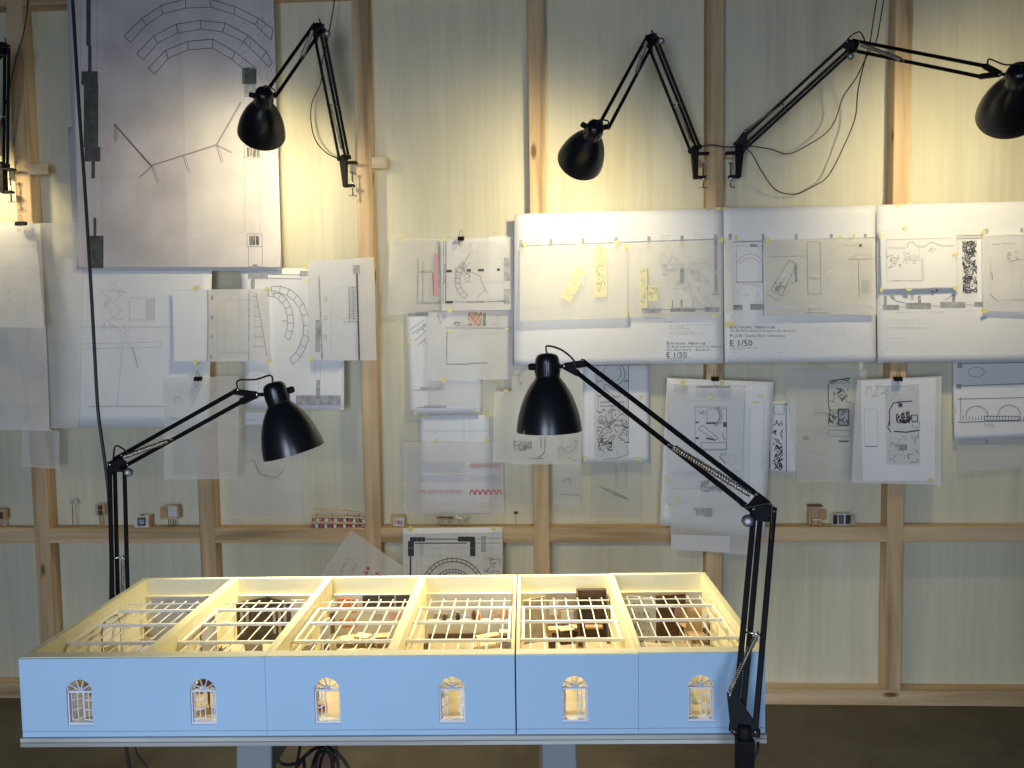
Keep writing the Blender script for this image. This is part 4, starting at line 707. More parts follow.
# ------------------------------------------------------------------ lamps
LIGHTS = []
def lamp(name, label, B, J, H, T, axis, jaw, scale=1.0, power=10.0, col=(1.0, 0.86, 0.53), cords=(), sgroup=None, clampdrop=0.085, knobside=1, bside=-1, outer=0):
    B, J, H, T = Vector(B), Vector(J), Vector(H), Vector(T); ax = Vector(axis).normalized(); jaw = Vector(jaw).normalized()
    t = thing(name, label, 'lamp', tuple(B), 0, sgroup)
    d1 = (J-B).normalized(); d2 = (H-J).normalized(); n = (CP-J).normalized()      # the flat sides of the arms face the room
    p1 = n.cross(d1).normalized(); p2 = n.cross(d2).normalized(); s1, s2 = 0.016, 0.0135
    # clamp
    up = Vector((0, 0, 1)); side = jaw.cross(up).normalized(); c0 = B-up*0.012; c1 = c0-up*clampdrop
    b = MB(); q = lambda a, z, w: [c0+jaw*(-0.011)+side*w/2-up*0, c0]
    b.prism([c0-jaw*0.013-side*0.013, c0+jaw*0.010-side*0.013, c1+jaw*0.008-side*0.013, c1-jaw*0.004-side*0.013], side*0.026, 'black')
    b.bar(c0+jaw*0.004-up*0.004, c0+jaw*0.045-up*0.004, 0.024, 0.007, up, 'black', .001); b.bar(c1+jaw*0.0+up*0.004, c1+jaw*0.034+up*0.004, 0.022, 0.008, up, 'black', .001)
    cl = b.build('clamp', t)
    b = MB(); sx = c1+jaw*0.027; b.tube([sx-up*0.032, sx+up*(clampdrop*.55)], 0.0028, 'steel', 8); b.tube([sx-up*0.030-jaw*.014, sx-up*0.030+jaw*.014], 0.0018, 'steel', 6); b.lathe([(0, .003), (.008, .003), (.008, 0), (0, 0)], sx+up*(clampdrop*.55), up, 'steel', 14); b.build('clamp_screw', cl)
    b = MB(); b.lathe([(0.001, -0.014), (.011, -0.014), (.013, -0.008), (.013, .004), (.009, .010), (0.001, .010)], B, up, 'black', 18); b.bar(B+p1*(s1+.008), B-p1*(s1+.008), .010, .014, d1, 'black', .002); b.build('swivel_base', t)
    # lower arm
    b = MB()
    for sg in (1, -1): b.bar(B+p1*sg*s1, J+p1*sg*s1, .0095, .0095, p1, 'arm_black', .0014)
    b.bar(B+p1*bside*(s1-.011)-n*.013, J+p1*bside*(s1-.011)-n*.013, .0095, .0095, p1, 'arm_black', .0014)
    b.build('lower_arm', t)
    if outer:
        b = MB(); b.prism([B-p1*outer*s1-d1*.004+n*.006, B+p1*outer*(s1+.004)-d1*.008+n*.006, B+p1*outer*(s1+.016)+d1*.050+n*.006, B+p1*outer*(s1+.008)+d1*.060+n*.006, B-p1*outer*s1+d1*.013+n*.006], -n*.008, 'black'); bb = b.build('base_bracket', t)
        for w in (B-p1*outer*s1+d1*.002, B+p1*outer*(s1+.010)+d1*.052, B+p1*outer*s1-d1*.004):
            b = MB(); b.lathe([(0.0005, .0028), (.0040, .0018), (.0044, 0), (0.0005, 0)], w+n*.006, n, 'steel', 10); b.build('rivet', bb)
    for sg in (0.0, -0.012):
        b = MB(); a = B+d1*.03+p1*.003+n*sg
        if outer: a = B+p1*outer*(s1+.011)+d1*.056+n*(sg+.008)
        elif bside > 0: a = B+d1*.05-p1*.004+n*sg
        else: a = B+d1*.03+p1*.003+n*sg
        c = B+(J-B)*.43-p1*bside*s1*.5+n*sg; b.helix(a, a+(c-a)*.9, .0036, .0010, 26, 'brass_steel'); b.tube([a+(c-a)*.88, c], .0010, 'steel', 5); b.tube([a-d1*.012, a], .0010, 'steel', 5); b.build('spring', t)
    b = MB(); cc = B+(J-B)*.42; b.tube([cc-p1*(s1+.003)-n*.0, cc+p1*(s1+.003)], .0018, 'steel', 6); b.build('spring_pin', t)
    # elbow
    b = MB(); K = J+d2*.028; b.prism([J+p1*s1*1.0+n*.005-d1*.02, J-p1*s1+n*.005-d1*.02, J-p1*s1*1.35+n*.005+d1*.006, J+d1*.014+n*.005, J+p1*s1*1.35+n*.005+d1*.006], -n*.012, 'black')
    b.prism([J+d1*.012+n*.0056, J-p1*s1*1.2+n*.0056, K-p2*s2*1.3+n*.0056, K+p2*s2*1.3+n*.0056, J+p1*s1*1.2+n*.0056], -n*.0132, 'black'); el = b.build('elbow_bracket', t)
    for w in (J+p1*s1, J-p1*s1, K+p2*s2, K-p2*s2):
        b = MB(); b.lathe([(0.0005, .0025), (.0032, .0018), (.0036, 0), (0.0005, 0)], w+n*.0058, n, 'steel', 10); b.build('rivet', el)
    b = MB(); kb = J-p1*s1*knobside*1.55-d1*.022; b.lathe([(0.0005, .016), (.0095, .016), (.0105, .013), (.0105, .003), (.006, 0), (0.0005, 0)], kb+n*.004, n, 'dull_steel', 18); b.tube([kb, J-p1*s1*knobside], .003, 'black', 8); b.build('knob', t)
    # upper arm
    b = MB()
    for sg in (1, -1): b.bar(J+p2*sg*s2, H+p2*sg*s2, .0098, .0098, p2, 'arm_black', .0014)
    b.build('upper_arm', t)
    for sg in (.006, -.006):
        b = MB(); q2 = p2 if p2.z > 0 else -p2; a = J+d2*.035+q2*s2*.5+n*(sg+.004); c = J+(H-J)*.44-q2*s2*.9+n*(sg+.004); b.helix(a, a+(c-a)*.93, .0048, .0015, 30, 'brass_steel'); b.tube([a+(c-a)*.9, c], .0010, 'steel', 5); b.build('spring', t)
    b = MB(); cc = J+(H-J)*.44-q2*s2*.9; b.tube([cc-n*.010, cc+n*.010], .0026, 'steel', 8); b.build('spring_pin', t)
    # head bracket
    capc = T+ax*.030*scale
    hv = (capc-H); hd = hv.normalized(); V0 = H+hv*0.45 if hv.length > .05 else H+hd*.018
    b = MB()
    for sg in (1, -1): b.bar(H+p2*sg*s2-d2*.010, V0, .012, .014, n.cross(V0-H), 'black', .002)
    b.tube([V0, capc-(capc-V0).normalized()*.018], .0042, 'black', 8); hb = b.build('head_bracket', t)
    for w in (H+p2*s2, H-p2*s2, V0):
        b = MB(); b.lathe([(0.0005, .0025), (.0034, .0018), (.0038, 0), (0.0005, 0)], w+n*.006, n, 'steel', 10); b.build('rivet', hb)
    # shade and cap
    k = scale
    b = MB(); b.lathe([(r*k, z*k) for r, z in ((.0002, 0), (.012, .0004), (.0195, .003), (.0242, .008), (.0262, .014), (.0270, .022), (.0275, .050), (.0262, .0535), (.0245, .0545))], T, ax, 'enamel', 40)
    cp = b.build('socket_cap', t)
    u0 = ax.orthogonal().normalized(); w0 = ax.cross(u0)
    for i in range(10):
        a = 2*math.pi*i/10; rd = u0*math.cos(a)+w0*math.sin(a); b = MB(); b.bar(T+ax*.022*k+rd*.0275*k, T+ax*.044*k+rd*.0280*k, .0022*k, .0016, rd, 'black'); b.build('vent_slot', cp)
    pr = [(.0265, .052), (.0300, .058), (.0385, .069), (.0475, .083), (.0555, .100), (.0620, .118), (.0672, .137), (.0705, .154), (.0722, .166), (.0725, .173)]
    b = MB(); b.lathe([(r*k, z*k) for r, z in pr], T, ax, 'enamel', 56)
    b.lathe([(.0725*k, .173*k), (.0712*k, .1732*k)]+[((r-.0014)*k, (z+.0002)*k) for r, z in pr[::-1][1:]], T, ax, 'white_in', 56); b.build('lamp_shade', t)
    b = MB(); sw = (n+up*.1).cross(ax).normalized(); sw = -sw if sw.dot(capc-H) < 0 else sw; b.lathe([(0.0005, .016), (.006, .016), (.0075, .012), (.0075, 0), (0.0005, 0)], T+ax*.030*k+sw*.026*k, sw, 'black', 16); b.build('switch_knob', t)
    b = MB(); b.lathe([(.012*k, .050*k), (.013*k, .062*k), (.020*k, .080*k), (.026*k, .098*k), (.027*k, .108*k), (.022*k, .122*k), (.012*k, .130*k), (.0002, .132*k)], T, ax, 'bulb', 20); b.build('bulb', t)
    lp = T+ax*.128*k+ax*0.006
    ld = bpy.data.lights.new('lamp_light', 'SPOT'); ld.energy = power; ld.color = col; ld.shadow_soft_size = .034*k; ld.spot_size = math.radians(165); ld.spot_blend = 0.7
    lo = bpy.data.objects.new('lamp_light', ld); C.objects.link(lo); lo.parent = t; lo.location = WM[t.name].inverted() @ lp
    lo.rotation_euler = ax.to_track_quat('-Z', 'Y').to_euler()
    # cords: head loop, elbow loop
    top = T+ax*.001
    b = MB(); b.tube(bez([H+p2*s2+n*.004, H+p2*s2+n*.008+up*.02, top-ax*.020+(H-top)*.45, top-ax*.016, top]), .0021, 'cable', 6); b.build('cord', t)
    b = MB(); b.tube(bez([J+d2*.05+p2*s2+n*.006, J+d2*.02+p2*s2*2+up*.014+n*.006, J-d2*.012+up*.018+n*.004, J-d2*.016+n*.004, J-d1*.05-p1*s1*knobside*-1+n*.004]), .0020, 'cable', 6); b.build('cord', t)
    for pts, r in cords:
        b = MB(); b.tube(bez([Vector(q) for q in pts]), r, 'cable', 6); b.build('cord', t)
    return t
def bez(P, n=6):                                   # Catmull-Rom through the points
    P = [Vector(p) for p in P]; out = []
    for i in range(len(P)-1):
        a, b_, c, d = P[max(i-1, 0)], P[i], P[i+1], P[min(i+2, len(P)-1)]
        for k in range(n):
            t = k/n; out.append(0.5*((2*b_)+(c-a)*t+(2*a-5*b_+4*c-d)*t*t+(3*b_-a-3*c+d)*t**3))
    out.append(P[-1]); return out
def path(pts): return [aty(x, y, d) for x, y, d in pts]
def tilt(lean, toward):                             # shade axis: leaning sideways (right positive) and turned towards the wall, degrees
    a, t_ = math.radians(lean), math.radians(toward); return (math.sin(a), math.sin(t_)*math.cos(a), -math.cos(t_)*math.cos(a))
def aim(T, px, py, L):                              # axis from the cap top T to the rim centre seen at (px, py), opening away from the viewer
    d = dirpx(px, py).normalized(); w = T-CP; m = w.dot(d); h = w.length_squared-m*m
    return CP+d*(m+math.sqrt(max(0.0, L*L-h)))-T
WG = 'black spring arm lamps clamped to the wall battens'; TG = 'black spring arm lamps clamped to the model table'
WP, TP = 11.0, 17.0
lamp('desk_lamp', 'black spring arm wall lamp bent downward in front of the large arch drawing', aty(344, 158, -.085), aty(318, 27, -.22), aty(271, 94, -.46), aty(264.5, 90, -.51), aim(aty(264.5, 90, -.51), 261.5, 133.5, .167), (1, 0, 0), scale=.965, power=WP, sgroup=WG,
     cords=[(path([(336, -14, -.05), (333, 10, -.06), (327, 42, -.08), (322, 62, -.1), (321, 82, -.07), (312, 103, -.045), (311, 122, -.04), (316, 141, -.045), (328, 154, -.06), (343, 160, -.085)]), .0019)])
lamp('desk_lamp', 'black spring arm wall lamp bent downward left of the fifth upright, shade leaning left', aty(695, 149, -.085), aty(651, 38, -.20), aty(604, 126, -.55), aty(597, 124, -.60), aim(aty(597, 124, -.60), 580, 161, .159), (1, 0, 0), scale=.92, power=WP*1.3, sgroup=WG,
     cords=[(path([(697, 147, -.085), (712, 145, -.088), (725, 147, -.088), (735, 147, -.085)]), .0022)])
lamp('desk_lamp', 'black spring arm wall lamp stretched out to the right edge, right of the fifth upright', aty(739, 148, -.085), aty(851, 45, -.22), aty(986, 72, -.56), aty(1020, 68, -.70), aim(aty(1020, 68, -.70), 1008.5, 114, .173*1.08), (-1, 0, 0), scale=1.08, outer=1, power=WP*1.45, sgroup=WG, knobside=1,
     cords=[(path([(886, -14, -.10), (881, 16, -.12), (876, 42, -.15), (868, 54, -.15), (856, 78, -.12), (843, 97, -.08), (836, 118, -.05), (826, 133, -.045), (806, 146, -.03), (788, 154, -.03), (770, 149, -.05), (742, 145, -.085)]), .0018),
            (path([(879, -14, -.10), (874, 16, -.12), (870, 42, -.15), (866, 56, -.15), (858, 90, -.10), (855, 118, -.06), (842, 150, -.045), (828, 176, -.035), (812, 187, -.03), (795, 194, -.03), (776, 190, -.035), (762, 172, -.05), (752, 154, -.07), (744, 147, -.085)]), .0018)])
lamp('desk_lamp', 'black spring arm wall lamp cut off by the left edge, beside the leftmost upright', aty(2, 165, -.085), aty(3, 46, -.20), aty(-48, 105, -.32), aty(-60, 104, -.34), (-.35, .55, -.75), (1, 0, 0), power=WP*.7, sgroup=WG, knobside=-1,
     cords=[(path([(28, -14, -.06), (27, 12, -.065), (23, 35, -.07), (15, 62, -.075), (9, 92, -.08), (3, 115, -.09), (0, 140, -.09)]), .0018)])
# ------------------------------------------------------------------ the model on its table
ZT = 0.76
FL = atz(18.5, 658.5, ZT); FRp = atz(765.5, 653, ZT); MW = (FRp-FL).length; RZM = math.atan2(FRp.y-FL.y, FRp.x-FL.x)
MD, MH = 0.443, 0.1394
MO = Vector((FL.x, FL.y, ZT-MH)); MM = Matrix.Translation(MO) @ Matrix.Rotation(RZM, 4, 'Z'); MI = MM.inverted()
def ml(px, py, y):                                 # picture point on the model's plane of depth y -> local x, z
    o = MI @ CP; d = (MI.to_3x3() @ dirpx(px, py)); q = o+d*((y-o.y)/d.y); return q.x, q.z
def mfloor(px, py, z=0.012):
    o = MI @ CP; d = (MI.to_3x3() @ dirpx(px, py)); q = o+d*((z-o.z)/d.z); return q.x, q.y
def W_(x, y, z): return MM @ Vector((x, y, z))
RM = Matrix.Rotation(RZM, 3, 'Z')
# board
t = thing('table_board', 'thin grey plywood table board under the pale blue model', 'table top', tuple(MM @ Vector((MW/2, MD/2, -.0165))), RZM)
b = MB(); b.box((0, 0.012, .0040), (MW+.004, MD+.034, .0072), 'board', None, .0006); b.build('upper_ply', t, False)
b = MB(); b.box((0, 0.013, -.0002+.0002), (MW+.002, MD+.030, .0012), 'mini_dark'); b.box((0, .012, -.0042), (MW+.004, MD+.034, .0072), 'board', None, .0006); b.build('lower_ply', t, False)
t.location.z += 0.0085
BZ = MO.z-0.0165
# trestles
def trestle(px, label, w):
    c = aty(px, 760, FL.y+.0); lx = (MI @ c).x; t = thing('trestle', label, 'trestle', tuple(MM @ Vector((lx, MD/2, 0)).to_3d())[:2]+(0,), RZM, 'trestles under the model table')
    h = BZ-0.001
    b = MB(); b.box((0, 0, h-.035), (.045, MD*.93, .069), 'trestle', None, .002); b.build('top_beam', t, False)
    for sy, m in ((-1, 'trestle'), (1, 'brown_wood')):
        for sx in (0,):
            b = MB(); b.bar((sx, sy*MD*.44, h-.004), (sx*1.6+(.012 if sy < 0 else 0), sy*(MD*.44+.10), 0.0), w, .026, (0, 1, 0), m, .002); b.build('leg', t, False)
    b = MB(); b.bar((0.0, -MD*.44-.065, .22), (0.0, MD*.44+.065, .22), .03, .05, (0, 0, 1), 'brown_wood', .002); b.build('stretcher', t, False)
    return t
trestle(249, 'blue grey trestle under the left part of the board, beside the black cable tangle', .062)
trestle(560, 'blue grey trestle under the board below the second window from the right', .060)
# model sections
XB = [0.012, 0.2035, 0.222, 0.4190, 0.4345, 0.6300, 0.6480, 0.8455, 0.8605, 1.0535, 1.0700, MW-0.012]
WIN = [0.102, 0.316, 0.530, 0.744, 0.9537, 1.1675]
WR, WB, WS = 0.0222, 0.0205, 0.0795            # window radius, sill height, spring line
def arch_panel(b, x0, x1, z0, z1, xc, r, zb, zs, y0, y1, m, mr=None):
    mr = mr or m; n = 18; A = [(xc+r*math.cos(math.pi*i/n), zs+r*math.sin(math.pi*i/n)) for i in range(n+1)]
    for y, fl in ((y0, False), (y1, True)):
        def q(pts):
            v = [(x, y, z) for x, z in pts]; b.add(v if not fl else v[::-1], [tuple(range(len(v)))], m)
        q([(x0, z0), (xc-r, z0), (xc-r, z1), (x0, z1)]); q([(xc+r, z0), (x1, z0), (x1, z1), (xc+r, z1)]); q([(xc-r, z0), (xc+r, z0), (xc+r, zb), (xc-r, zb)])
        for i in range(n): q([A[i], (A[i][0], z1), (A[i+1][0], z1), A[i+1]][::-1])
    loop = [(xc-r, zb), (xc+r, zb)]+A
    for i in range(len(loop)):
        (xa, za), (xb, zb_) = loop[i], loop[(i+1) % len(loop)]; b.add([(xa, y0, za), (xb, y0, zb_), (xb, y1, zb_), (xa, y1, za)], [(0, 1, 2, 3)], mr)
    o = [(x0, z0), (x1, z0), (x1, z1), (x0, z1)]
    for i in range(4):
        (xa, za), (xb, zb_) = o[i], o[(i+1) % 4]; b.add([(xa, y0, za), (xa, y1, za), (xb, y1, zb_), (xb, y0, zb_)], [(0, 1, 2, 3)], m)
def window(sec, xc, angL, angR):
    y = .006; n = 16; b = MB(); r = WR-.0002
    A = [(xc+r*math.cos(math.pi*i/n), WS+r*math.sin(math.pi*i/n)) for i in range(n+1)]
    for (xa, za), (xb, zb) in zip(A[:-1], A[1:]): b.bar((xa, y, za), (xb, y, zb), .006, .0022, ((xa+xb)/2-xc, 0, (za+zb)/2-WS), 'frame')
    for sx in (-1, 1): b.box((xc+sx*(r-.0011), y, (WB+WS)/2), (.0022, .006, WS-WB), 'frame')
    b.box((xc, y, WB+.0019), (2*r, .008, .0036), 'frame'); b.box((xc, y, WS-.001), (2*r, .006, .0030), 'frame')
    b.lathe([(0.0002, .002), (.0045, .002), (.0045, -.002), (0.0002, -.002)], (xc, y, WS+.001), (0, 1, 0), 'frame', 14)
    for a in (30, 66, 90, 114, 150) if False else (32, 72, 108, 148): b.bar((xc, y, WS), (xc+r*math.cos(math.radians(a)), y, WS+r*math.sin(math.radians(a))), .004, .0013, (0, 1, 0) if False else (-math.sin(math.radians(a)), 0, math.cos(math.radians(a))), 'frame')
    w = b.build('window', sec, False)
    b = MB(); b.box((xc, .0021, WB-.0055), (2*WR+.002, .0048, .009), 'blue'); b.build('sill_block', w, False)
    for sx, ang in ((-1, angL), (1, angR)):
        b = MB(); h = Vector((xc+sx*(r-.002), y+.003, 0)); d = Vector((-sx*math.cos(math.radians(ang)), math.sin(math.radians(ang)), 0)); sw = r-.0030; z0, z1 = WB+.0045, WS-.0030; nn = Vector((-d.y, d.x, 0))
        for f in (0.04, .52, .97): b.bar(h+d*sw*f+Vector((0, 0, z0)), h+d*sw*f+Vector((0, 0, z1)), .0016, .0018, nn, 'frame')
        for f in (0, .345, .68, 1): z = z0+(z1-z0)*f; b.bar(h+Vector((0, 0, z)), h+d*sw+Vector((0, 0, z)), .0018, .0016, (0, 0, 1), 'frame')
        b.build('casement', w, False)
def bay_grid(sec, x0, x1, zo=0.0):
    zc = MH-.0225+zo; b = MB()
    for i in range(7):
        x = x0+(x1-x0)*(i+.75)/7.5; b.box((x, (.024+.358)/2, zc-.0034), (.0021, .334, .0020), 'grid')
    b.box(((x0+x1)/2, .336, zc-.0012), (x1-x0-.010, .0022, .0022), 'grid')
    g = b.build('ceiling_grid', sec, False)
    for y in (.120, .211, .291): b = MB(); b.box(((x0+x1)/2, y, zc), (x1-x0, .0052, .0056), 'grid', None, .0005); b.build('beam', g, False)
    for x in (x0+.006, x1-.006): b = MB(); b.box((x, .2055, zc+.0006), (.0052, .166, .0050), 'grid', None, .0005); b.build('edge_bar', g, False)
def tabs(sec, x, sg, wallname='wall_tabs'):
    b = MB()
    for i in range(6): b.box((x+sg*.0004, .055+i*.066, MH-.024), (.0008, .007, .026), 'cream_tab')
    b.build('wall_tab', sec, False)
SEC = [(0, 0.4245, [0, 1], 'leftmost section of the pale blue model, with two windows and a white empty bay'), (0.4250, 0.8515, [2, 3], 'second section of the pale blue model, with two windows and orange prints inside'),
       (0.8540, 1.0615, [4], 'third section of the pale blue model, with one window and a dark booth inside'), (1.0620, MW, [5], 'rightmost section of the pale blue model, beside the lamp clamp')]
ANG = [(40, 8), (12, 40), (55, 82), (58, 62), (74, 40), (62, 35)]
for si, (x0, x1, bays, lab) in enumerate(SEC):
    sec = thing('architectural_model', lab, 'model', tuple(MO), RZM, 'sections of the pale blue model')
    zo = 0.0015 if si == 3 else 0.0
    def cut(lo, hi, k, i): return lo, hi
    edges = [x0]+[(XB[2*i+1]+XB[2*i+2])/2 for i in bays[:-1]]+[x1]
    fa, inn = MB(), MB()
    for k, i in enumerate(bays):
        arch_panel(fa, edges[k], edges[k+1], .0098, MH-.0012+zo, WIN[i], WR, WB, WS, 0.0, .0035, 'blue', 'frame')
        arch_panel(inn, edges[k], edges[k+1], .0, MH+zo, WIN[i], WR+.0006, WB-.0006, WS, .0037, .0250, 'cream', 'frame')
    fa.build('facade', sec, False)
    tag(inn.build('front_wall', sec, False), 'cream inner front wall')
    b = MB(); b.box(((x0+x1)/2, .0017, .0046), (x1-x0, .0034, .0090), 'blue'); b.build('base_strip', sec, False)
    b = MB(); b.box(((x0+x1)/2, MD-.006, MH/2+zo/2), (x1-x0, .012, MH+zo), 'cream'); b.box(((x0+x1)/2, MD-.0165, (MH-.036)/2), (x1-x0, .0088, MH-.036), 'cream'); b.build('back_wall', sec, False)
    # side walls and partitions
    def wallp(name, xa, xb): b = MB(); b.box(((xa+xb)/2, (.0252+MD-.0122)/2, (MH+zo)/2), (xb-xa, MD-.0122-.0252, MH+zo), 'cream_in', None, .0004); b.build(name, sec, False)
    wallp('side_wall', x0, XB[2*bays[0]]); wallp('side_wall', XB[2*bays[-1]+1], x1)
    if len(bays) > 1: wallp('partition', XB[2*bays[0]+1], XB[2*bays[1]])
    b = MB(); b.box(((x0+x1)/2, (.026+MD-.022)/2, .006), (x1-x0-.002, MD-.050, .011), 'mini_floor'); tag(b.build('model_floor', sec, False), 'tan floor board')
    for i in bays:
        window(sec, WIN[i], *ANG[i]); bay_grid(sec, XB[2*i], XB[2*i+1], zo)
        if i in (0, 1, 2): tabs(sec, XB[2*i], 1)
# interior miniatures -------------------------------------------------
FZ = .0120
IG = 'furniture and panels inside the model'
def inside(name, label, cat, x, y): return thing(name, label, cat, tuple(MM @ Vector((x, y, FZ))), RZM, IG)
def panel(px0, py0, px1, y, m, label, name='display_screen', rz=0.0, art=None, z0=FZ):
    xa, zt = ml(px0, py0, y); zt = min(zt, .110); xb, _ = ml(px1, py0, y); xc = (xa+xb)/2; t = inside(name, label, 'panel', xc, y); w = xb-xa; h = zt-FZ; rot = Matrix.Rotation(rz, 3, 'Z')
    b = MB(); b.box((0, 0, h/2), (w, .003, h), m, rot); b.build('card', t, False)
    for (u0, v0, u1, v1, mm) in art or ():
        b = MB(); c = rot @ Vector((-w/2+w*(u0+u1)/2, -.0021, 0)); b.box((c.x, c.y, h-h*(v0+v1)/2), (w*(u1-u0), .0012, h*(v1-v0)), mm, rot); b.build('picture', t, False)
    return t
# bay 1
panel(151, 597, 205, .400, 'card', 'tall white back panel in the empty leftmost bay of the model')
t = inside('model_post', 'thin dark post with a round bead in the leftmost bay of the model', 'post', .150, .33); b = MB(); b.tube([(0, 0, 0), (0, 0, .085)], .0010, 'ink', 6); b.build('rod', t, False); b = MB(); b.lathe([(.0002, .003), (.003, .001), (.003, -.001), (.0002, -.003)], (0, 0, .087), (0, 0, 1), 'ink', 10); b.build('bead', t, False)
def archway(x, y0, y1, label, m):
    t = inside('arched_doorway', label, 'doorway', x, (y0+y1)/2); w = (y1-y0); b = MB(); n = 12; r = w/2; zs = .070
    pts = [(0, -r, 0), (0, -r, zs)]+[(0, -r*math.cos(math.pi*i/n), zs+r*math.sin(math.pi*i/n)) for i in range(n+1)]+[(0, r, zs), (0, r, 0)]
    b.prism([(0.0004, p[1], p[2]) for p in pts], (.0016, 0, 0), m); b.build('opening', t, False)
    b = MB(); b.tube([(.002, p[1], p[2]) for p in pts], .0014, 'beige', 5); b.build('frame', t, False)
archway(XB[0], .235, .305, 'pale arched doorway on the left wall of the leftmost bay', 'cream_tab')
archway(XB[2], .215, .290, 'slate grey arched doorway on the left wall of the second bay', 'slate')
t = inside('model_rug', 'lavender grey carpet covering the floor of the leftmost bay', 'mat', .108, .225); b = MB(); b.box((0, 0, .0008), (.182, .36, .0014), 'carpet'); b.build('pile', t, False); b = MB(); b.box((.0, .12, .0017), (.05, .035, .0006), 'blue_ink'); b.box((.0, .12, .0021), (.044, .029, .0006), 'carpet'); b.build('pattern', t, False)
def stool(x, y, label, s=1.0, m='mini_wood', top='card'):
    t = inside('miniature_stool', label, 'stool', x, y); h = .020*s
    for sx in (-1, 1):
        for sy in (-1, 1): b = MB(); b.bar((sx*.007*s, sy*.006*s, 0), (sx*.004*s, sy*.004*s, h), .0018, .0018, (0, 1, 0), m); b.build('leg', t, False)
    b = MB(); b.box((0, 0, h+.0012), (.016*s, .014*s, .0026), top, None, .0005); b.build('seat', t, False)
def chair(x, y, label, s=1.0, m='mini_wood', rz=0.0):
    t = inside('miniature_chair', label, 'chair', x, y); t.rotation_euler.z = RZM+rz; h = .018*s
    for sx in (-1, 1):
        for sy in (-1, 1): b = MB(); b.box((sx*.007*s, sy*.006*s, h/2), (.0018, .0018, h), m); b.build('leg', t, False)
    b = MB(); b.box((0, 0, h+.001), (.018*s, .016*s, .0022), m); b.build('seat', t, False); b = MB(); b.box((0, .007*s, h+.013*s), (.018*s, .002, .022*s), m, Matrix.Rotation(-.15, 3, 'X')); b.build('backrest', t, False)
chair(*mfloor(150, 636), 'little wooden chair in the leftmost bay of the model', 1.5, 'mini_wood', .4)
chair(.060, .20, 'little wooden chair under the left window of the model', 1.6, 'mini_wood', 1.2)
def table(x, y, label, sx=.05, sy=.03, h=.024, m='mini_wood', rz=0.0, top=None):
    t = inside('miniature_table', label, 'table', x, y); t.rotation_euler.z = RZM+rz
    for a in (-1, 1):
        for c in (-1, 1): b = MB(); b.box((a*(sx/2-.003), c*(sy/2-.003), h/2), (.0022, .0022, h), m); b.build('leg', t, False)
    b = MB(); b.box((0, 0, h+.0012), (sx, sy, .0024), top or m); b.build('table_top', t, False)
table(.090, .16, 'little wooden table behind the left window of the model', .06, .035)
# bay 2
xa, zt = ml(236, 603, .395); xb, _ = ml(290, 603, .395); xm, zm = ml(267, 597, .395)
t = inside('photo_screen', 'large dark photo panel with a peaked top at the back of the second bay', 'panel', (xa+xb)/2, .395); cx = (xa+xb)/2; b = MB()
b.prism([(xa-cx, 0, 0), (xb-cx, 0, 0), (xb-cx, 0, zt-FZ), (xm-cx, 0, zm-FZ), (xa-cx, 0, zt-FZ)], (0, .003, 0), 'photo_dark'); b.build('photo', t, False)
b = MB()
for i in range(9): x = xa-cx+.012+(xb-xa-.024)*i/8; b.box((x, -.0008, .045+R.uniform(-.008, .012)), (.006, .0012, .03+R.uniform(0, .03)), R.choice(('beige', 'slate', 'mini_dark')))
b.build('picture', t, False)
def tuft(x, y, label, n=60, r=.022, m='mini_dark', lean=0.0):
    t = inside('miniature_shrub', label, 'miniature plant', x, y); b = MB()
    for _ in range(n):
        o = Vector((R.uniform(-r*.4, r*.4), R.uniform(-r*.6, r*.6), R.uniform(0, .045))); d = Vector((R.gauss(0, 1), R.gauss(0, 1), abs(R.gauss(0, 1)))).normalized(); b.bar(o, o+d*R.uniform(.008, .02), .0026, .001, (0, 0, 1), m if R.random() < .7 else 'photo_brown')
    b.build('twigs', t, False); b = MB(); b.box((0, 0, .004), (r, r*1.4, .008), 'mini_dark'); b.build('base', t, False)
tuft(.248, .165, 'dark twiggy shrub beside the left wall of the second bay, nearer the front', 80, .022)
tuft(.260, .225, 'dark twiggy shrub beside the left wall of the second bay, farther back', 60, .018)
table(.33, .20, 'dark low table in the middle of the second bay', .07, .05, .014, 'mini_dark')
chair(.30, .09, 'little brown chair behind the second window from the left', 1.6, 'photo_brown', .5); t = inside('miniature_shelf', 'small shelf with red topped boxes in the second bay', 'shelf', .375, .11)
b = MB(); b.box((0, 0, .030), (.030, .014, .060), 'mini_wood'); b.build('body', t, False)
for k in range(3): b = MB(); b.box((-.009+k*.009, -.001, .0635), (.007, .010, .007), 'red'); b.build('box_lid', t, False)
panel(291, 600, 305, .400, 'card', 'white strip panel right of the dark peaked photo in the second bay')
panel(245, 640, 262, .14, 'beige', 'low beige panel on the floor of the second bay', rz=.3)
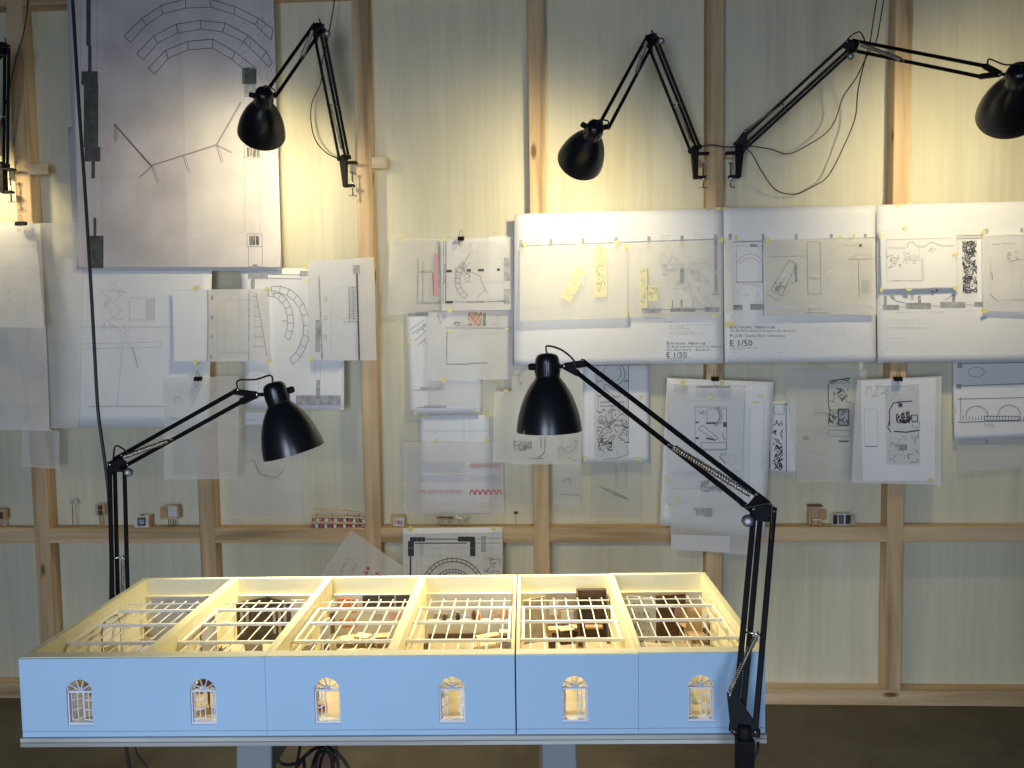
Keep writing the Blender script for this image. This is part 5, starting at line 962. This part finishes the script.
# bay 3
panel(335, 591, 412, .404, 'card', 'white back panel of the third bay with orange prints and three dark photos', art=[(.03, .08, .20, .30, 'orange'), (.22, .10, .28, .42, 'orange'), (.06, .56, .20, .76, 'orange'), (.22, .56, .29, .74, 'orange'), (.36, .02, .56, .28, 'photo_dark'), (.585, .02, .77, .28, 'photo_dark'), (.79, .02, .97, .28, 'photo_dark'), (.5, .45, .62, .58, 'beige'), (.70, .42, .86, .58, 'rose')])
panel(318, 612, 332, .25, 'card', 'narrow white screen with pictures on the left of the third bay', rz=1.2, art=[(.1, .1, .9, .4, 'slate'), (.2, .5, .8, .8, 'photo_brown')])
panel(326, 600, 336, .33, 'beige', 'narrow beige screen by the left wall at the back of the third bay', rz=1.0, art=[(.2, .15, .8, .6, 'mini_dark')])
for k in range(7):
    x, y = mfloor(352+k*6.5+R.uniform(-2, 2), 622+(k % 3)*8)
    x = min(max(x, XB[4]+.03), XB[5]-.03); y = min(max(y, .06), .36)
    table(x, y, ['pale wooden block table at the back left of the third bay', 'pale wooden block table in the middle of the third bay', 'pale wooden block table near the front of the third bay', 'yellow topped table beside the back panel of the third bay', 'wooden table in the centre row of the third bay', 'wooden table by the right wall of the third bay', 'wooden table in the right back corner of the third bay'][k], .034, .024, .012+.004*(k % 3), 'mini_wood', R.uniform(-.4, .4), ('light_wood', 'tape', 'light_wood', 'yellow_trace', 'collage', 'light_wood', 'orange')[k])
def crate(x, y, label, sx=.022, sy=.018, h=.016, m='mini_wood', rz=0.0):
    t = inside('miniature_crate', label, 'crate', x, y); t.rotation_euler.z = RZM+rz
    b = MB(); b.box((0, 0, h/2), (sx, sy, h), m, None, .0006); b.build('body', t, False); b = MB(); b.box((0, -sy/2-.0004, h*.55), (sx*.6, .001, h*.5), 'mini_dark'); b.build('opening', t, False); b = MB(); b.box((0, 0, h+.0006), (sx*1.06, sy*1.06, .0014), 'light_wood'); b.build('lid', t, False)
crate(.475, .085, 'dark little crate behind the third window from the left', .03, .02, .026, 'mini_dark'); crate(.50, .07, 'red little crate near the third window', .018, .014, .012, 'red'); crate(.600, .25, 'brown little crate by the right wall of the third bay', .022, .03, .024, 'photo_brown')
panel(300, 640, 316, .12, 'beige', 'low printed screen at the left front of the third bay', rz=1.1, art=[(.1, .1, .9, .9, 'collage')])
# bay 4
panel(431, 592, 511, .404, 'card', 'pale back panel of the fourth bay with small drawings along its foot', art=[(.03, .46, .22, .60, 'beige'), (.30, .48, .44, .62, 'pale'), (.50, .42, .56, .60, 'rose'), (.72, .35, .88, .60, 'collage'), (.90, .40, .98, .60, 'rose')])
LWX, LWZ = ml(470, 620, .388)
t = inside('low_cabinet', 'long low white cabinet with a dark plinth along the back of the fourth bay', 'cabinet', (XB[6]+XB[7])/2, .392); b = MB(); b.box((0, 0, (LWZ-FZ)/2+.004), (XB[7]-XB[6]-.012, .010, LWZ-FZ-.008), 'card'); b.build('body', t, False); b = MB(); b.box((0, -.001, .007), (XB[7]-XB[6]-.016, .016, .014), 'mini_dark'); b.build('plinth', t, False)
for k, (px, py) in enumerate(((466, 636), (477, 636), (497, 636))): stool(*mfloor(px, py), ['tiny stool left of the others in the fourth bay', 'tiny stool in the middle of the three in the fourth bay', 'tiny stool right of the others in the fourth bay'][k], 1.5, 'mini_wood', 'card')
for k, (px, m) in enumerate(((445, 'mini_dark'), (458, 'ink'), (474, 'photo_brown'), (479, 'orange'), (492, 'collage'), (504, 'rose'))):
    x = (ml(px, 620, .390))[0]; x = min(max(x, XB[6]+.03), XB[7]-.02); t = thing('miniature_vase', ['dark squat vase at the left end of the low white cabinet in the fourth bay', 'black vase second from the left on the low white cabinet', 'brown vase in the middle of the low white cabinet', 'orange bottle beside the brown vase on the low white cabinet', 'patterned tall jar on the low white cabinet', 'rose jar at the right end of the low white cabinet'][k], 'vase', tuple(MM @ Vector((x, .391, LWZ+.0005))), RZM, IG)
    hh = .012+.005*(k % 3); b = MB(); b.lathe([(.0002, 0), (.004, 0), (.0055, hh*.4), (.003, hh*.75), (.0035, hh), (.0002, hh)], (0, 0, 0), (0, 0, 1), m, 12); b.build('body', t, False); b = MB(); b.lathe([(.0036, 0), (.0040, .001), (.0036, .002), (.002, .001)], (0, 0, hh-.001), (0, 0, 1), 'mini_wood', 10); b.build('rim', t, False)
t = inside('model_rock', 'pale crumpled paper rock on the floor of the fourth bay', 'rock', *mfloor(441, 632)); b = MB()
for k in range(9): b.box((R.uniform(-.016, .016), R.uniform(-.012, .012), .008+R.uniform(0, .010)), (.014, .012, .012), 'card', Matrix.Rotation(R.uniform(0, 3), 3, (R.random(), R.random(), 1)))
b.build('body', t, False)
panel(421, 640, 431, .13, 'mini_dark', 'dark narrow screen by the left wall of the fourth bay', rz=1.35)
table(*mfloor(488, 647), 'little trestle table at the front right of the fourth bay', .05, .02, .024, 'light_wood', .4); crate(*mfloor(505, 645), 'slate crate in the front right corner of the fourth bay', .022, .02, .03, 'slate'); t = inside('model_rock', 'flat green grey slab near the front left of the fourth bay', 'slab', .690, .13); b = MB(); b.box((0, 0, .003), (.05, .035, .006), 'green', Matrix.Rotation(.2, 3, 'Z')); b.build('body', t, False)
# bay 5
panel(523, 594, 545, .370, 'beige', 'beige speckled folding panel at the left back of the fifth bay', rz=.45); panel(546, 591, 576, .402, 'beige', 'beige sketched panel in the middle back of the fifth bay', art=[(.1, .2, .4, .5, 'pale'), (.5, .4, .9, .6, 'pale')])
xa, zt = ml(577, 591, .385); xb, _ = ml(606, 591, .385); xb = min(xb, XB[9]-.005); t = inside('model_booth', 'dark brown open booth at the right back of the fifth bay', 'booth', (xa+xb)/2, .385); w = xb-xa; h = zt-FZ
b = MB(); b.box((0, .012, h/2), (w, .002, h), 'photo_brown'); b.build('back', t, False)
for sx in (-1, 1): b = MB(); b.box((sx*(w/2), -.008, h/2), (.002, .040, h), 'mini_dark'); b.build('side', t, False)
b = MB(); b.box((0, .006, h+.001), (w+.003, .014, .002), 'mini_dark'); b.build('roof', t, False); b = MB(); b.box((-.004, .009, h*.55), (w*.5, .002, h*.5), 'photo_dark'); b.build('picture', t, False); b = MB(); b.box((.004, -.006, h*.28), (w*.6, .016, .004), 'mini_wood'); b.build('shelf', t, False)
for k, (px, py, sx, sy, hh, m) in enumerate(((562, 625, .030, .022, .030, 'light_wood'), (569, 626, .016, .016, .024, 'mini_wood'), (555, 640, .028, .022, .026, 'mini_wood'), (566, 642, .030, .024, .030, 'mini_dark'), (575, 640, .020, .020, .030, 'mini_wood'), (580, 632, .018, .018, .020, 'mini_wood'), (552, 648, .014, .014, .018, 'mini_dark'), (580, 648, .016, .016, .02, 'light_wood'))):
    x, y = mfloor(px, py); y = max(y, .05); crate(x, y, ['pale crate at the back of the crate cluster in the fifth bay', 'small brown crate beside the pale one at the back of the cluster', 'brown crate at the left of the crate cluster in the fifth bay', 'dark crate in the centre of the crate cluster', 'brown crate right of the dark crate in the cluster', 'small crate at the right back of the cluster', 'small dark crate at the left front of the cluster', 'small pale crate at the right front of the cluster'][k], sx, sy, hh, m, R.uniform(-.3, .3))
# bay 6
panel(628, 594, 655, .372, 'card', 'grey white lettered panel, angled at the left back of the rightmost bay', rz=-.3, art=[(.2+.18*i, .12+.2*j, .26+.18*i, .20+.2*j, 'slate') for i in range(4) for j in range(4)])
panel(655.5, 591, 686, .385, 'photo_brown', 'brown photo panel in the middle back of the rightmost bay', rz=.14, art=[(.05, .35, .4, .6, 'mini_dark'), (.62, .30, .92, .66, 'rose'), (.15, .62, .9, .8, 'photo_brown'), (.08, .05, .95, .22, 'mini_dark')])
panel(686.5, 590, 702, .402, 'card', 'narrow white panel beside the brown photo in the rightmost bay')
for k, (px, py, s, rz) in enumerate(((688, 640, 1.9, .3), (697, 641, 1.8, -.5), (702, 636, 1.7, 1.0), (696, 650, 1.9, .2))):
    x, y = mfloor(px, py); chair(min(x, XB[11]-.032), min(max(y, .05), .385), ['little wooden chair left in the group of the rightmost bay', 'little wooden chair turned left in the group of the rightmost bay', 'little wooden chair at the back of the group in the rightmost bay', 'little wooden chair nearest the front in the rightmost bay'][k], s, 'mini_wood', rz)
tuft(*mfloor(634, 640), 'ochre twiggy shrub by the left wall of the rightmost bay', 40, .014, 'mini_wood')
panel(702, 613, 708, .36, 'card', 'narrow white figure panel near the right wall of the rightmost bay', rz=-.8, art=[(.2, .5, .8, .9, 'photo_brown')])
panel(708, 624, 716, .34, 'photo_brown', 'brown leaning panel by the right wall of the rightmost bay', rz=-1.0)
panel(722, 632, 730, .30, 'mini_dark', 'dark corner screen at the front right of the rightmost bay', rz=-.9)
t = inside('model_rug', 'grey green mat on the floor of the rightmost bay', 'mat', 1.135, .12); b = MB(); b.box((0, 0, .0009), (.09, .07, .0016), 'green'); b.build('pile', t, False); b = MB(); b.box((0, 0, .0004), (.096, .076, .0006), 'slate'); b.build('border', t, False)
# ------------------------------------------------------------------ table lamps
jb = (MM.to_3x3() @ Vector((1, 0, 0)))
lamp('desk_lamp', 'black spring arm lamp rising behind the left end of the model, shade leaning right', aty(121, 628, -1.0), aty(117, 464, -.90), aty(241, 395, -1.03), aty(272.5, 382, -1.06), tilt(14.5, 3), (MM.to_3x3() @ Vector((0.99, -.1, 0))), scale=.93, power=TP, col=(1.0, 0.88, 0.58), sgroup=TG, clampdrop=.10, knobside=1, bside=1)
lamp('desk_lamp', 'black spring arm lamp clamped at the front right corner, shade above the model middle', aty(744.5, 730, -1.525), aty(764, 510, -1.40), aty(579, 366, -1.09), aty(547, 353, -1.075), tilt(1, 0), (MM.to_3x3() @ Vector((0, 1, 0))), scale=.97, outer=1, power=TP, col=(1.0, 0.88, 0.58), sgroup=TG, clampdrop=.12, knobside=-1, bside=1,
     cords=[(path([(758, 742, -1.50), (757, 752, -1.51), (748, 764, -1.51), (738, 775, -1.50), (725, 800, -1.46)]), .0022)])
# ------------------------------------------------------------------ cables
b = MB(); b.tube(bez(path([(71, -30, -.86), (75, 40, -.86), (80, 120, -.87), (85, 190, -.87), (90, 270, -.88), (94.5, 350, -.88), (98, 410, -.88), (104, 455, -.88), (109, 500, -.89), (111, 560, -.93), (111, 620, -.94), (114, 680, -.94), (124, 735, -.94), (131, 775, -.94), (136, 800, -.94)])), .0040, 'cable', 8); one('hanging_cable', b, 'thick black cable hanging from above past the large arch drawing to the left table lamp', 'cable')
b = MB(); b.tube(bez(path([(133, 725, -1.0), (136, 750, -1.02), (146, 766, -1.04), (160, 790, -1.04)])), .0022, 'cable', 6); one('thin_cable', b, 'thin black cord under the left end of the board', 'cable')
def yloop(pts, y, r): return bez(path([(x, yy, y+R.uniform(-.02, .02)) for x, yy in pts])), r
t = thing('cable_tangle', 'tangle of black cables hanging below the board by the left trestle', 'cable', tuple(aty(310, 768, -1.2)))
for pts in ([(299, 722), (300, 745), (296, 770), (294, 800)], [(282, 735), (277, 755), (283, 764), (296, 763), (310, 752), (318, 747), (328, 747), (340, 756), (350, 772), (356, 800)], [(296, 768), (306, 755), (316, 748), (324, 748), (332, 760), (332, 785), (320, 800)], [(308, 790), (314, 760), (322, 749), (330, 752), (338, 766), (339, 795)], [(316, 795), (320, 765), (326, 750), (333, 756), (330, 780), (322, 800)], [(304, 756), (305, 775), (310, 795)], [(312, 790), (318, 756), (326, 746), (322, 724)]):
    q, r = yloop(pts, -1.2, .0034); b = MB(); b.tube(q, r, 'cable', 6); b.build('cable_loop', t)
# ------------------------------------------------------------------ light and view
def area(name, loc, aim, sx, sy, power, col):
    d = bpy.data.lights.new(name, 'AREA'); d.shape = 'RECTANGLE'; d.size = sx; d.size_y = sy; d.energy = power; d.color = col; d.spread = math.radians(95)
    o = bpy.data.objects.new(name, d); C.objects.link(o); o.location = loc; o.rotation_euler = (Vector(aim)-Vector(loc)).to_track_quat('-Z', 'Y').to_euler()
area('daylight_window', (-0.85, -4.3, 1.0), (-.3, 0, 0.45), 0.8, 1.7, 18.5, (0.65, 0.78, 1.0))
area('daylight_window', (0.6, -4.6, 1.0), (0.4, 0, 0.45), 0.5, 1.7, 9, (0.65, 0.78, 1.0))
w = bpy.data.worlds.new('World'); bpy.context.scene.world = w; w.use_nodes = True
w.node_tree.nodes['Background'].inputs['Color'].default_value = (0.60, 0.74, 1.0, 1); w.node_tree.nodes['Background'].inputs['Strength'].default_value = 0.015
sc = bpy.context.scene
sc.view_settings.view_transform = 'Standard'; sc.view_settings.look = 'None'; sc.view_settings.gamma = 1; sc.view_settings.exposure = 0.0; sc.view_settings.use_curve_mapping = False
sc.cycles.use_denoising = True; sc.cycles.transparent_max_bounces = 32; sc.cycles.max_bounces = 8; sc.cycles.sample_clamp_indirect = 4.0
